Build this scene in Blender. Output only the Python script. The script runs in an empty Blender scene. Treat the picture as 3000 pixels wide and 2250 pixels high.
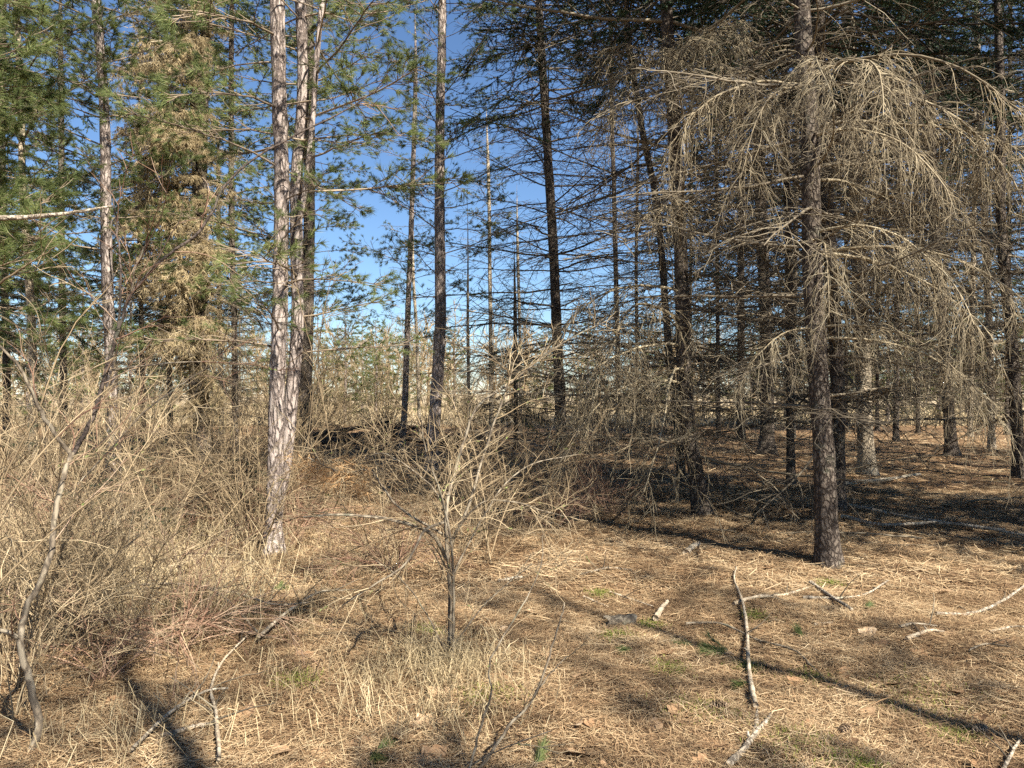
import bpy, math, random
import numpy as np
from mathutils import Vector, Matrix

# ------------------------------------------------------------------ camera, sky, sun, exposure
S = bpy.context.scene
COL = S.collection
R = math.radians
F = 2266.0                      # focal length in photo pixels (3000 wide)
PITCH = math.atan(25.0 / F)     # horizon at photo row 1150
CAMH = 1.6

cam = bpy.data.cameras.new('camera'); camo = bpy.data.objects.new('camera', cam); COL.objects.link(camo)
cam.sensor_width = 36.0; cam.lens = 36.0 * F / 3000.0
cam.clip_start = 0.05; cam.clip_end = 2000
camo.location = (0, 0, CAMH); camo.rotation_euler = (R(90) + PITCH, 0, 0)
S.camera = camo

SUN_EL = 46.0
SUN_AZ = (0.65, -0.76)          # towards the sun, in plan: behind the camera on the right
w = bpy.data.worlds.new('World'); S.world = w; w.use_nodes = True
nt = w.node_tree; nt.nodes.clear()
sky = nt.nodes.new('ShaderNodeTexSky'); sky.sky_type = 'NISHITA'; sky.sun_disc = False
sky.sun_elevation = R(SUN_EL); sky.sun_rotation = math.atan2(SUN_AZ[0], SUN_AZ[1])
sky.air_density = 1.0; sky.dust_density = 0.0; sky.ozone_density = 7.0
bg = nt.nodes.new('ShaderNodeBackground'); bg.inputs['Strength'].default_value = 0.055
wo = nt.nodes.new('ShaderNodeOutputWorld')
nt.links.new(sky.outputs[0], bg.inputs[0]); nt.links.new(bg.outputs[0], wo.inputs[0])

sl = bpy.data.lights.new('sun', 'SUN'); sl.energy = 5.0; sl.angle = R(0.53); sl.color = (1.0, 0.94, 0.84)
so = bpy.data.objects.new('sun', sl); COL.objects.link(so)
sd = Vector((SUN_AZ[0] * math.cos(R(SUN_EL)), SUN_AZ[1] * math.cos(R(SUN_EL)), math.sin(R(SUN_EL))))
so.rotation_euler = sd.to_track_quat('Z', 'Y').to_euler(); so.location = sd * 60

S.view_settings.view_transform = 'Standard'; S.view_settings.look = 'None'
S.view_settings.exposure = 1.55; S.view_settings.gamma = 1.0; S.view_settings.use_curve_mapping = False
S.render.engine = 'CYCLES'
S.cycles.max_bounces = 2; S.cycles.diffuse_bounces = 2; S.cycles.glossy_bounces = 1; S.cycles.transmission_bounces = 2
S.cycles.use_denoising = False
S.cycles.use_adaptive_sampling = True; S.cycles.adaptive_threshold = 0.02
S.render.filter_size = 1.1

# ------------------------------------------------------------------ helpers
rnd = random.Random(11)
U = rnd.uniform

def gz(x, y):
    """height of the forest floor"""
    return (0.035 * np.sin(x * 0.9 + 0.6) * np.cos(y * 0.7) + 0.022 * np.sin(x * 2.1 + y * 1.7)
            + 0.014 * np.sin(x * 4.3 - y * 3.1 + 1.0) + 0.010 * np.cos(x * 7.1 + y * 6.3))

def W(px, py, Y):
    """photo pixel + distance -> world point"""
    u = (px - 1500.0) / F; v = (1125.0 - py) / F
    d = (u, math.cos(PITCH) - v * math.sin(PITCH), math.sin(PITCH) + v * math.cos(PITCH))
    t = Y / d[1]
    return Vector((d[0] * t, Y, CAMH + d[2] * t))

def YG(py):
    v = (1125.0 - py) / F
    dz = math.sin(PITCH) + v * math.cos(PITCH); dy = math.cos(PITCH) - v * math.sin(PITCH)
    return -CAMH / dz * dy

def G(px, py, lift=0.0):
    """photo pixel on the ground -> world point"""
    p = W(px, py, YG(py)); p.z = float(gz(p.x, p.y)) + lift
    return p

class MB:
    """collects tubes and triangles into one mesh"""
    def __init__(s):
        s.v = []; s.a = []; s.n = 0; s.q = []; s.t = []; s.qm = []; s.tm = []
    def tube(s, pts, rad, k=3, mat=0, a=None, cap=False, rough=0.0):
        p = np.asarray(pts, float); n = len(p); r = np.asarray(rad, float)
        t = np.gradient(p, axis=0); t /= (np.linalg.norm(t, axis=1, keepdims=True) + 1e-9)
        m = t.mean(0); ref = np.zeros(3); ref[int(np.argmin(np.abs(m)))] = 1.0
        n1 = np.cross(t, ref); n1 /= (np.linalg.norm(n1, axis=1, keepdims=True) + 1e-9)
        n2 = np.cross(t, n1)
        an = np.arange(k) * (2 * math.pi / k)
        rr = r[:, None] * np.ones((1, k))
        if rough: rr = rr * (1 + rough * NPR.standard_normal((n, k)))
        ring = p[:, None, :] + rr[:, :, None] * (np.cos(an)[None, :, None] * n1[:, None, :] + np.sin(an)[None, :, None] * n2[:, None, :])
        s.v.append(ring.reshape(-1, 3)); av = rnd.random() if a is None else a
        s.a.append(np.full(n * k, av))
        i = np.arange(n - 1)[:, None] * k; j = np.arange(k)[None, :]; j2 = (j + 1) % k
        q = np.stack([i + j, i + j2, i + k + j2, i + k + j], -1).reshape(-1, 4) + s.n
        s.q.append(q); s.qm.append(np.full(len(q), mat)); s.n += n * k
        if cap:
            for e, off in ((0, 0), (n - 1, (n - 1) * k)):
                s.v.append(p[e:e + 1]); s.a.append(np.array([av])); c = s.n; s.n += 1
                b = c - (n * k) - (1 if e else 0) + off
                jj = np.arange(k)
                tr = np.stack([b + jj, b + (jj + 1) % k, np.full(k, c)], -1)
                s.t.append(tr); s.tm.append(np.full(k, mat if cap is True else cap))
    def tris(s, v, mat=0, a=None):
        """v: (n,3,3)"""
        n = len(v)
        s.v.append(v.reshape(-1, 3)); s.a.append(np.repeat(NPR.random(n) if a is None else a, 3))
        s.t.append(np.arange(n * 3).reshape(-1, 3) + s.n); s.tm.append(np.full(n, mat)); s.n += n * 3
    def quads(s, v, mat=0, a=None):
        n = len(v)
        s.v.append(v.reshape(-1, 3)); s.a.append(np.repeat(NPR.random(n) if a is None else a, 4))
        s.q.append(np.arange(n * 4).reshape(-1, 4) + s.n); s.qm.append(np.full(n, mat)); s.n += n * 4
    def mesh(s, name, mats, smooth=True):
        me = bpy.data.meshes.new(name)
        v = np.concatenate(s.v).astype(np.float32); a = np.concatenate(s.a).astype(np.float32)
        q = np.concatenate(s.q) if s.q else np.zeros((0, 4), int); t = np.concatenate(s.t) if s.t else np.zeros((0, 3), int)
        mi = np.concatenate([np.concatenate(s.qm) if s.qm else np.zeros(0, int), np.concatenate(s.tm) if s.tm else np.zeros(0, int)])
        me.vertices.add(len(v)); me.vertices.foreach_set('co', v.ravel())
        lv = np.concatenate([q.ravel(), t.ravel()]).astype(np.int32)
        me.loops.add(len(lv)); me.loops.foreach_set('vertex_index', lv)
        ls = np.concatenate([np.arange(len(q)) * 4, len(q) * 4 + np.arange(len(t)) * 3]).astype(np.int32)
        me.polygons.add(len(ls)); me.polygons.foreach_set('loop_start', ls)
        me.polygons.foreach_set('material_index', mi.astype(np.int32))
        me.polygons.foreach_set('use_smooth', np.full(len(ls), smooth))
        at = me.attributes.new('v', 'FLOAT', 'POINT'); at.data.foreach_set('value', a)
        for m in mats: me.materials.append(m)
        me.update(calc_edges=True)
        return me

NPR = np.random.default_rng(5)

def ob(name, mesh, parent=None, loc=None, kind=None):
    o = bpy.data.objects.new(name, mesh); COL.objects.link(o)
    if parent: o.parent = parent
    if loc is not None: o.location = loc
    if kind: o['kind'] = kind
    return o

def tag(o, label, cat, group=None):
    o['label'] = label; o['category'] = cat
    if group: o['group'] = group
    return o

def thing(name, label, cat, loc, group=None):
    o = bpy.data.objects.new(name, None); COL.objects.link(o); o.location = loc; o.empty_display_size = 0.2
    return tag(o, label, cat, group)

def wander(p, d, L, n, g=0.0, j=0.12, rg=rnd):
    """polyline that starts at p along d, drifting by jitter j and gravity g"""
    x, y, z = p; dx, dy, dz = d; l = math.sqrt(dx * dx + dy * dy + dz * dz) or 1; dx /= l; dy /= l; dz /= l
    h = L / n; out = [(x, y, z)]
    for i in range(n):
        dx += rg.gauss(0, j); dy += rg.gauss(0, j); dz += rg.gauss(0, j) - g * h
        l = math.sqrt(dx * dx + dy * dy + dz * dz) or 1; dx /= l; dy /= l; dz /= l
        x += dx * h; y += dy * h; z += dz * h; out.append((x, y, z))
    return out

def lerp_r(a, b, n): return np.linspace(a, b, n)

def pt_at(path, f):
    """point and direction at fraction f of a polyline"""
    n = len(path) - 1; i = min(int(f * n), n - 1); t = f * n - i
    a, b = path[i], path[i + 1]
    p = tuple(a[c] + (b[c] - a[c]) * t for c in range(3)); d = tuple(b[c] - a[c] for c in range(3))
    l = math.sqrt(sum(c * c for c in d)) or 1
    return p, tuple(c / l for c in d)

def smooth_path(pts, m=5):
    """Catmull-Rom through control points"""
    P = [Vector(p) for p in pts]; P = [P[0] * 2 - P[1]] + P + [P[-1] * 2 - P[-2]]; out = []
    for i in range(1, len(P) - 2):
        for k in range(m):
            t = k / m; a, b, c, d = P[i - 1], P[i], P[i + 1], P[i + 2]
            out.append(0.5 * ((2 * b) + (c - a) * t + (2 * a - 5 * b + 4 * c - d) * t * t + (3 * b - a - 3 * c + d) * t ** 3))
    out.append(P[-2])
    return [tuple(p) for p in out]

# ------------------------------------------------------------------ materials
def newmat(name):
    m = bpy.data.materials.new(name); m.use_nodes = True; t = m.node_tree; t.nodes.clear()
    o = t.nodes.new('ShaderNodeOutputMaterial'); b = t.nodes.new('ShaderNodeBsdfPrincipled')
    t.links.new(b.outputs[0], o.inputs[0]); b.inputs['Roughness'].default_value = 0.85
    b.inputs['Specular IOR Level'].default_value = 0.25
    return m, t, b, o

def ramp(t, stops):
    r = t.nodes.new('ShaderNodeValToRGB'); e = r.color_ramp.elements
    while len(e) < len(stops): e.new(0.5)
    for i, (p, c) in enumerate(stops): e[i].position = p; e[i].color = (*c, 1)
    return r

def math_node(t, op, a, b=None):
    n = t.nodes.new('ShaderNodeMath'); n.operation = op
    for i, s in enumerate((a, b)):
        if s is None: continue
        if isinstance(s, (int, float)): n.inputs[i].default_value = s
        else: t.links.new(s, n.inputs[i])
    return n.outputs[0]

def noise(t, scale, vec=None, detail=4, rough=0.6):
    n = t.nodes.new('ShaderNodeTexNoise'); n.inputs['Scale'].default_value = scale; n.inputs['Detail'].default_value = detail
    n.inputs['Roughness'].default_value = rough
    if vec is not None: t.links.new(vec, n.inputs['Vector'])
    return n

def strand_mat(name, stops, translucent=0.0, nscale=6.0, rough=0.8):
    """twigs, needles, blades: colour varies from strand to strand and along it"""
    m, t, b, o = newmat(name)
    at = t.nodes.new('ShaderNodeAttribute'); at.attribute_name = 'v'
    oi = t.nodes.new('ShaderNodeObjectInfo'); tc = t.nodes.new('ShaderNodeTexCoord')
    n = noise(t, nscale, tc.outputs['Object'], 3)
    f = math_node(t, 'ADD', math_node(t, 'MULTIPLY', at.outputs['Fac'], 0.55), math_node(t, 'MULTIPLY', oi.outputs['Random'], 0.2))
    f = math_node(t, 'ADD', f, math_node(t, 'MULTIPLY', math_node(t, 'SUBTRACT', n.outputs['Fac'], 0.35), 0.8))
    r = ramp(t, stops); t.links.new(f, r.inputs[0]); t.links.new(r.outputs[0], b.inputs['Base Color'])
    b.inputs['Roughness'].default_value = rough
    if translucent:
        tr = t.nodes.new('ShaderNodeBsdfTranslucent'); t.links.new(r.outputs[0], tr.inputs[0])
        mx = t.nodes.new('ShaderNodeMixShader'); mx.inputs[0].default_value = translucent
        t.links.new(b.outputs[0], mx.inputs[1]); t.links.new(tr.outputs[0], mx.inputs[2]); t.links.new(mx.outputs[0], o.inputs[0])
    return m

def bark_mat(name, dark, mid, light, plate=14.0, stretch=0.35, bump=0.9, lichen=0.25):
    m, t, b, o = newmat(name)
    tc = t.nodes.new('ShaderNodeTexCoord'); mp = t.nodes.new('ShaderNodeMapping'); mp.inputs['Scale'].default_value = (1, 1, stretch)
    t.links.new(tc.outputs['Object'], mp.inputs[0])
    nz = noise(t, 9, mp.outputs[0], 5)
    mixv = t.nodes.new('ShaderNodeMix'); mixv.data_type = 'VECTOR'; mixv.inputs[0].default_value = 0.12
    t.links.new(mp.outputs[0], mixv.inputs[4]); t.links.new(nz.outputs['Color'], mixv.inputs[5])
    vo = t.nodes.new('ShaderNodeTexVoronoi'); vo.feature = 'DISTANCE_TO_EDGE'; vo.inputs['Scale'].default_value = plate
    t.links.new(mixv.outputs[1], vo.inputs['Vector'])
    crack = t.nodes.new('ShaderNodeMapRange'); crack.inputs[1].default_value = 0.0; crack.inputs[2].default_value = 0.22
    t.links.new(vo.outputs['Distance'], crack.inputs[0])
    fine = noise(t, 60, mp.outputs[0], 6, 0.7); big = noise(t, 2.2, tc.outputs['Object'], 3)
    f = math_node(t, 'ADD', math_node(t, 'MULTIPLY', crack.outputs[0], 0.5), math_node(t, 'MULTIPLY', fine.outputs['Fac'], 0.55))
    f = math_node(t, 'ADD', f, math_node(t, 'MULTIPLY', math_node(t, 'SUBTRACT', big.outputs['Fac'], 0.5), 0.7))
    r = ramp(t, [(0.12, dark), (0.5, mid), (0.95, light)]); t.links.new(f, r.inputs[0])
    ln = noise(t, 5, tc.outputs['Object'], 6, 0.7); lr = t.nodes.new('ShaderNodeMapRange')
    lr.inputs[1].default_value = 0.56; lr.inputs[2].default_value = 0.7; lr.inputs[4].default_value = lichen
    t.links.new(ln.outputs['Fac'], lr.inputs[0])
    mx = t.nodes.new('ShaderNodeMix'); mx.data_type = 'RGBA'; mx.inputs[7].default_value = (0.26, 0.29, 0.19, 1)
    t.links.new(lr.outputs[0], mx.inputs[0]); t.links.new(r.outputs[0], mx.inputs[6]); t.links.new(mx.outputs[2], b.inputs['Base Color'])
    bp = t.nodes.new('ShaderNodeBump'); bp.inputs['Strength'].default_value = bump; bp.inputs['Distance'].default_value = 0.02
    t.links.new(math_node(t, 'ADD', crack.outputs[0], math_node(t, 'MULTIPLY', fine.outputs['Fac'], 0.6)), bp.inputs['Height'])
    t.links.new(bp.outputs[0], b.inputs['Normal']); b.inputs['Roughness'].default_value = 0.92
    return m

M = {}
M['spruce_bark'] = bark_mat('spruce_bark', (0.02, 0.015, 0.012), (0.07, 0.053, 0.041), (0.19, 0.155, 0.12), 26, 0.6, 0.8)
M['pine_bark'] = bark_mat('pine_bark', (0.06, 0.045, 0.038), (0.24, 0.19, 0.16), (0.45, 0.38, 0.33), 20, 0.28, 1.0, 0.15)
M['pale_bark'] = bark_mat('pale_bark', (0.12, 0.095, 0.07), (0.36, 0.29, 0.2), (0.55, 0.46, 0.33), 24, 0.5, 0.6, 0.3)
M['sapling_bark'] = bark_mat('sapling_bark', (0.05, 0.04, 0.03), (0.155, 0.122, 0.084), (0.33, 0.28, 0.2), 16, 0.5, 0.3, 0.4)
M['dark_bark'] = bark_mat('dark_bark', (0.025, 0.02, 0.017), (0.06, 0.045, 0.036), (0.13, 0.1, 0.08), 30, 0.8, 0.4, 0.2)
M['log_bark'] = bark_mat('log_bark', (0.07, 0.055, 0.04), (0.3, 0.245, 0.18), (0.5, 0.44, 0.34), 22, 0.5, 0.7, 0.5)
M['bare_wood'] = bark_mat('bare_wood', (0.17, 0.13, 0.09), (0.36, 0.29, 0.2), (0.5, 0.43, 0.32), 12, 0.2, 0.3, 0.1)
M['twig_dead'] = strand_mat('twig_dead', [(0.1, (0.045, 0.036, 0.026)), (0.45, (0.11, 0.088, 0.06)), (0.75, (0.21, 0.172, 0.115)), (1.0, (0.34, 0.29, 0.2))])
M['twig_pale'] = strand_mat('twig_pale', [(0.1, (0.1, 0.078, 0.05)), (0.45, (0.22, 0.175, 0.108)), (0.75, (0.34, 0.28, 0.18)), (1.0, (0.48, 0.42, 0.29))])
M['twig_dark'] = strand_mat('twig_dark', [(0.1, (0.035, 0.028, 0.022)), (0.5, (0.09, 0.07, 0.05)), (1.0, (0.2, 0.16, 0.11))])
M['twig_pine'] = strand_mat('twig_pine', [(0.1, (0.06, 0.046, 0.034)), (0.5, (0.2, 0.15, 0.1)), (1.0, (0.38, 0.3, 0.21))])
M['twig_shrub'] = strand_mat('twig_shrub', [(0.1, (0.1, 0.072, 0.042)), (0.5, (0.26, 0.19, 0.108)), (1.0, (0.5, 0.4, 0.25))], 0, 4)
M['twig_red'] = strand_mat('twig_red', [(0.1, (0.11, 0.05, 0.035)), (0.5, (0.27, 0.16, 0.1)), (1.0, (0.42, 0.32, 0.22))], 0, 4)
M['needle_pine'] = strand_mat('needle_pine', [(0.05, (0.075, 0.11, 0.04)), (0.45, (0.17, 0.21, 0.075)), (0.8, (0.29, 0.32, 0.12)), (1.0, (0.42, 0.34, 0.14))], 0.5, 3, 0.5)
M['needle_yellow'] = strand_mat('needle_yellow', [(0.05, (0.06, 0.085, 0.025)), (0.5, (0.13, 0.16, 0.05)), (1.0, (0.26, 0.24, 0.09))], 0.25, 2, 0.6)
M['needle_spruce'] = strand_mat('needle_spruce', [(0.05, (0.014, 0.03, 0.016)), (0.5, (0.032, 0.06, 0.026)), (1.0, (0.075, 0.1, 0.04))], 0.1, 3, 0.6)
M['needle_tan'] = strand_mat('needle_tan', [(0.05, (0.2, 0.15, 0.08)), (0.5, (0.4, 0.31, 0.17)), (1.0, (0.56, 0.46, 0.28))], 0.35, 3)
M['needle_rust'] = strand_mat('needle_rust', [(0.05, (0.2, 0.1, 0.04)), (0.5, (0.4, 0.23, 0.1)), (1.0, (0.54, 0.38, 0.2))], 0.15, 3)
M['litter'] = strand_mat('litter', [(0.0, (0.08, 0.048, 0.027)), (0.3, (0.25, 0.155, 0.08)), (0.6, (0.46, 0.335, 0.19)), (1.0, (0.7, 0.58, 0.39))], 0.15, 1.1)
M['dry_grass'] = strand_mat('dry_grass', [(0.05, (0.24, 0.18, 0.1)), (0.5, (0.42, 0.33, 0.19)), (1.0, (0.6, 0.5, 0.32))], 0.2, 2)
M['moss'] = strand_mat('moss', [(0.05, (0.1, 0.12, 0.02)), (0.5, (0.2, 0.23, 0.045)), (1.0, (0.36, 0.36, 0.1))], 0.2, 3)
M['leaf'] = strand_mat('leaf', [(0.05, (0.13, 0.07, 0.035)), (0.45, (0.28, 0.165, 0.085)), (0.8, (0.42, 0.29, 0.17)), (1.0, (0.56, 0.44, 0.3))], 0.15, 9)
M['bud'] = strand_mat('bud', [(0.05, (0.15, 0.2, 0.05)), (1.0, (0.3, 0.36, 0.12))], 0.2)
M['cone'] = strand_mat('cone', [(0.05, (0.12, 0.075, 0.04)), (0.6, (0.25, 0.17, 0.1)), (1.0, (0.42, 0.33, 0.23))], 0, 20)

def ground_mat():
    m, t, b, o = newmat('forest_floor')
    tc = t.nodes.new('ShaderNodeTexCoord'); P = tc.outputs['Object']
    n1 = noise(t, 0.8, P, 3, 0.65); n2 = noise(t, 28, P, 3, 0.75); n3 = noise(t, 150, P, 1)
    f = math_node(t, 'ADD', math_node(t, 'MULTIPLY', n1.outputs['Fac'], 0.5), math_node(t, 'MULTIPLY', n2.outputs['Fac'], 0.4))
    f = math_node(t, 'ADD', f, math_node(t, 'MULTIPLY', n3.outputs['Fac'], 0.2))
    r = ramp(t, [(0.3, (0.055, 0.032, 0.018)), (0.5, (0.16, 0.095, 0.05)), (0.65, (0.27, 0.17, 0.085)), (0.8, (0.38, 0.26, 0.14))])
    t.links.new(f, r.inputs[0])
    g = noise(t, 1.7, P, 3, 0.7); gr = t.nodes.new('ShaderNodeMapRange'); gr.inputs[1].default_value = 0.58; gr.inputs[2].default_value = 0.75; gr.inputs[4].default_value = 0.55
    t.links.new(g.outputs['Fac'], gr.inputs[0])
    mx = t.nodes.new('ShaderNodeMix'); mx.data_type = 'RGBA'; mx.inputs[7].default_value = (0.15, 0.14, 0.045, 1)
    t.links.new(gr.outputs[0], mx.inputs[0]); t.links.new(r.outputs[0], mx.inputs[6]); t.links.new(mx.outputs[2], b.inputs['Base Color'])
    bp = t.nodes.new('ShaderNodeBump'); bp.inputs['Strength'].default_value = 1.0; bp.inputs['Distance'].default_value = 0.03
    t.links.new(math_node(t, 'ADD', n2.outputs['Fac'], math_node(t, 'MULTIPLY', n3.outputs['Fac'], 0.4)), bp.inputs['Height']); t.links.new(bp.outputs[0], b.inputs['Normal'])
    b.inputs['Roughness'].default_value = 1.0
    return m

def field_mat():
    m, t, b, o = newmat('dry_field')
    tc = t.nodes.new('ShaderNodeTexCoord'); n1 = noise(t, 0.15, tc.outputs['Object'], 6, 0.7); n2 = noise(t, 9, tc.outputs['Object'], 4)
    f = math_node(t, 'ADD', math_node(t, 'MULTIPLY', n1.outputs['Fac'], 0.6), math_node(t, 'MULTIPLY', n2.outputs['Fac'], 0.45))
    r = ramp(t, [(0.3, (0.2, 0.15, 0.08)), (0.55, (0.4, 0.31, 0.19)), (0.8, (0.52, 0.43, 0.29))])
    t.links.new(f, r.inputs[0]); t.links.new(r.outputs[0], b.inputs['Base Color']); b.inputs['Roughness'].default_value = 1.0
    return m

# ------------------------------------------------------------------ ground
def grid_mesh(name, xs, ys, zf, mat):
    X, Y = np.meshgrid(xs, ys); Z = zf(X, Y)
    v = np.stack([X, Y, Z], -1).reshape(-1, 3); nx, ny = len(xs), len(ys)
    i = np.arange(ny - 1)[:, None] * nx + np.arange(nx - 1)[None, :]
    q = np.stack([i, i + 1, i + nx + 1, i + nx], -1).reshape(-1, 4)
    mb = MB(); mb.v = [v]; mb.a = [np.zeros(len(v))]; mb.n = len(v); mb.q = [q]; mb.qm = [np.zeros(len(q), int)]
    return mb.mesh(name, [mat])

xs = np.concatenate([[-400, -200, -100, -60, -40, -30, -22], np.linspace(-16, 16, 161), [22, 30, 40, 60, 100, 200, 400]])
ys = np.concatenate([[-60, -30, -15, -6], np.linspace(0, 26, 131), np.linspace(27, 40, 14), [50, 70, 100, 200, 400, 800]])
ob('ground', grid_mesh('ground', xs, ys, lambda x, y: gz(x, y) * np.clip((45 - y) / 10, 0.0, 1), ground_mat()), kind='structure')
fx = np.linspace(-300, 300, 80); fy = np.concatenate([np.linspace(36, 120, 40), [160, 260, 500, 780]])
ob('field', grid_mesh('field', fx, fy, lambda x, y: 0.06 + 0.05 * np.sin(x * 0.31) * np.cos(y * 0.23) - 0.25 * np.clip((40 - y) / 4, 0, 1), field_mat()), kind='structure')

def scatter_strips(n, xy, length, width, tilt, mat, name, label, z0=0.004, bend=0.25, cat=None, droop=0, far=False):
    """n thin bent strips lying about (xy: function giving n positions)"""
    P = xy(n); n = len(P); L = NPR.uniform(*length, n); a = NPR.uniform(0, 2 * math.pi, n); wd = NPR.uniform(*width, n)
    el = NPR.normal(0, tilt, n) if droop == 0 else NPR.uniform(0.5, 1.5, n)
    d = np.stack([np.cos(a) * np.cos(el), np.sin(a) * np.cos(el), np.sin(np.abs(el))], -1)
    sd_ = np.stack([-np.sin(a), np.cos(a), np.zeros(n)], -1)
    z = gz(P[:, 0], P[:, 1]) + z0 + (NPR.random(n) ** 2 * 0.02 if droop == 0 else 0)
    c = np.stack([P[:, 0], P[:, 1], z], -1)
    b = (NPR.uniform(-bend, bend, n) * L)[:, None]
    s0 = c; s1 = c + d * (L / 2)[:, None] + sd_ * b; s2 = c + d * L[:, None]
    if droop: s2 = s2 - np.array([0, 0, 1.0]) * (L * NPR.uniform(0.05, 0.5, n))[:, None]; s1 = s1 + np.array([0, 0, 1.0]) * (L * 0.1)[:, None]
    wv = sd_ * wd[:, None] + np.stack([np.zeros(n), np.zeros(n), NPR.normal(0, 0.3, n) * wd], -1)
    mb = MB(); av = NPR.random(n)
    if far:
        mb.quads(np.stack([s0 - wv, s0 + wv, s2 + wv * .6, s2 - wv * .6], 1), 0, av)
    else: mb.quads(np.stack([s0 - wv, s0 + wv, s1 + wv, s1 - wv], 1), 0, av); mb.quads(np.stack([s1 - wv, s1 + wv, s2 + wv * 0.5, s2 - wv * 0.5], 1), 0, av)
    o = ob(name, mb.mesh(name, [mat]), kind='stuff'); o['label'] = label
    if cat: o['category'] = cat
    return o

def uniform_view(y0, y1, pad=1.15):
    def f(n):
        t = NPR.random(n); y = np.sqrt(y0 * y0 + t * (y1 * y1 - y0 * y0))
        return np.stack([NPR.uniform(-1, 1, n) * y * 0.662 * pad, y], -1)
    return f
scatter_strips(135000, uniform_view(2.7, 6.2), (0.05, 0.14), (0.0008, 0.002), 0.14, M['litter'], 'needle_litter', 'tan fallen pine needles covering the sunny foreground floor', cat='needles')
scatter_strips(125000, uniform_view(6.2, 13), (0.09, 0.2), (0.0018, 0.004), 0.12, M['litter'], 'needle_litter', 'fallen pine needles strewn under the spruces in mid distance', cat='needles', far=True)
scatter_strips(30000, uniform_view(13, 30), (0.15, 0.4), (0.005, 0.012), 0.1, M['litter'], 'needle_litter', 'fallen needles on the shaded floor deep in the stand', cat='needles', far=True)

# ------------------------------------------------------------------ branch meshes (shared between alike branches)
def lateral(d, side, ang, up=0.0):
    """direction leaving axis direction d sideways"""
    v = Vector(d); s = v.cross(Vector((0, 0, 1)));
    if s.length < 1e-3: s = Vector((1, 0, 0))
    s.normalize(); o = v * math.cos(ang) + s * (side * math.sin(ang)); o.z += up
    return tuple(o.normalized())

def dead_branch(L=2.2, sp=0.12, twig=1.0, r0=0.02, r2=0.0065, r3=0.0036, t3=0.14):
    mb = MB(); ax = wander((0, 0, 0), (1, U(-.1, .1), U(-.1, .15)), L, 10, U(-0.08, 0.14), 0.06)
    mb.tube(ax, lerp_r(r0, 0.005, 11), 5)
    n = int(L / sp)
    for i in range(n):
        f = 0.1 + 0.88 * i / n; p, d = pt_at(ax, f)
        ll = (0.2 + 0.7 * math.sin(math.pi * min(1, 0.22 + f * 0.72)) ** 1.3) * U(0.3, 1.2) * twig
        s = wander(p, lateral(d, 1 if i % 2 else -1, U(0.6, 1.25), U(-0.35, 0.25)), ll, 5, U(-.1, .7), 0.13)
        mb.tube(s, lerp_r(r2, r2 * .55, 6), 3)
        for k in range(int(ll / t3)):
            q, e = pt_at(s, U(0.15, 1)); l3 = U(0.06, 0.3)
            mb.tube(wander(q, lateral(e, rnd.choice((-1, 1)), U(0.5, 1.1), U(-0.5, 0.3)), l3, 3, U(0, 1.4), 0.16), lerp_r(r3, r3 * .6, 4), 3)
    return mb

def droop_branch(L=2.4, r0=0.02, hang=1.0, rise=0.35, curl=True):
    """long dead bough that rises, arches over and trails curtains of twigs"""
    mb = MB(); ax = wander((0, 0, 0), (1, U(-.15, .15), rise), L, 14, 0.55, 0.06)
    mb.tube(ax, lerp_r(r0, 0.005, 15), 5, 0)
    for i in range(int(L / 0.055)):
        f = 0.12 + 0.86 * U(0, 1); p, d = pt_at(ax, f); ll = U(0.3, 1.05) * hang
        s = wander(p, lateral(d, rnd.choice((-1, 1)), U(0.4, 1.3), U(-0.3, 0.45)), ll, 9, U(1.8, 4.2), 0.15)
        mb.tube(s, lerp_r(0.0052, 0.002, 10), 3, 0)
        for k in range(int(ll / 0.085)):
            q, e = pt_at(s, U(0.12, 1))
            dd = (e[0] + U(-.9, .9), e[1] + U(-.9, .9), e[2] + U(-.3, .5))
            mb.tube(wander(q, dd, U(0.07, 0.34), 5, U(-1.2, 3.2) if curl else 2.0, 0.14), lerp_r(0.0028, 0.0013, 6), 3, 0)
    return mb

def needles_tuft(mb, p, d, n, L, wd, mat, spread=0.9, back=0.05):
    d = np.asarray(d); v = NPR.standard_normal((n, 3)); v /= np.linalg.norm(v, axis=1, keepdims=True)
    dr = d[None] + v * spread; dr /= np.linalg.norm(dr, axis=1, keepdims=True)
    l = NPR.uniform(0.75, 1.1, n)[:, None] * L
    b = np.asarray(p)[None] - d[None] * (NPR.random(n)[:, None] * back)
    sd_ = np.cross(dr, NPR.standard_normal((n, 3))); sd_ /= (np.linalg.norm(sd_, axis=1, keepdims=True) + 1e-9); sd_ *= wd
    tip = b + dr * l + np.array([0, 0, -1.0]) * (l * 0.12)
    mb.tris(np.stack([b - sd_, b + sd_, tip], 1), mat)

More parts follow.
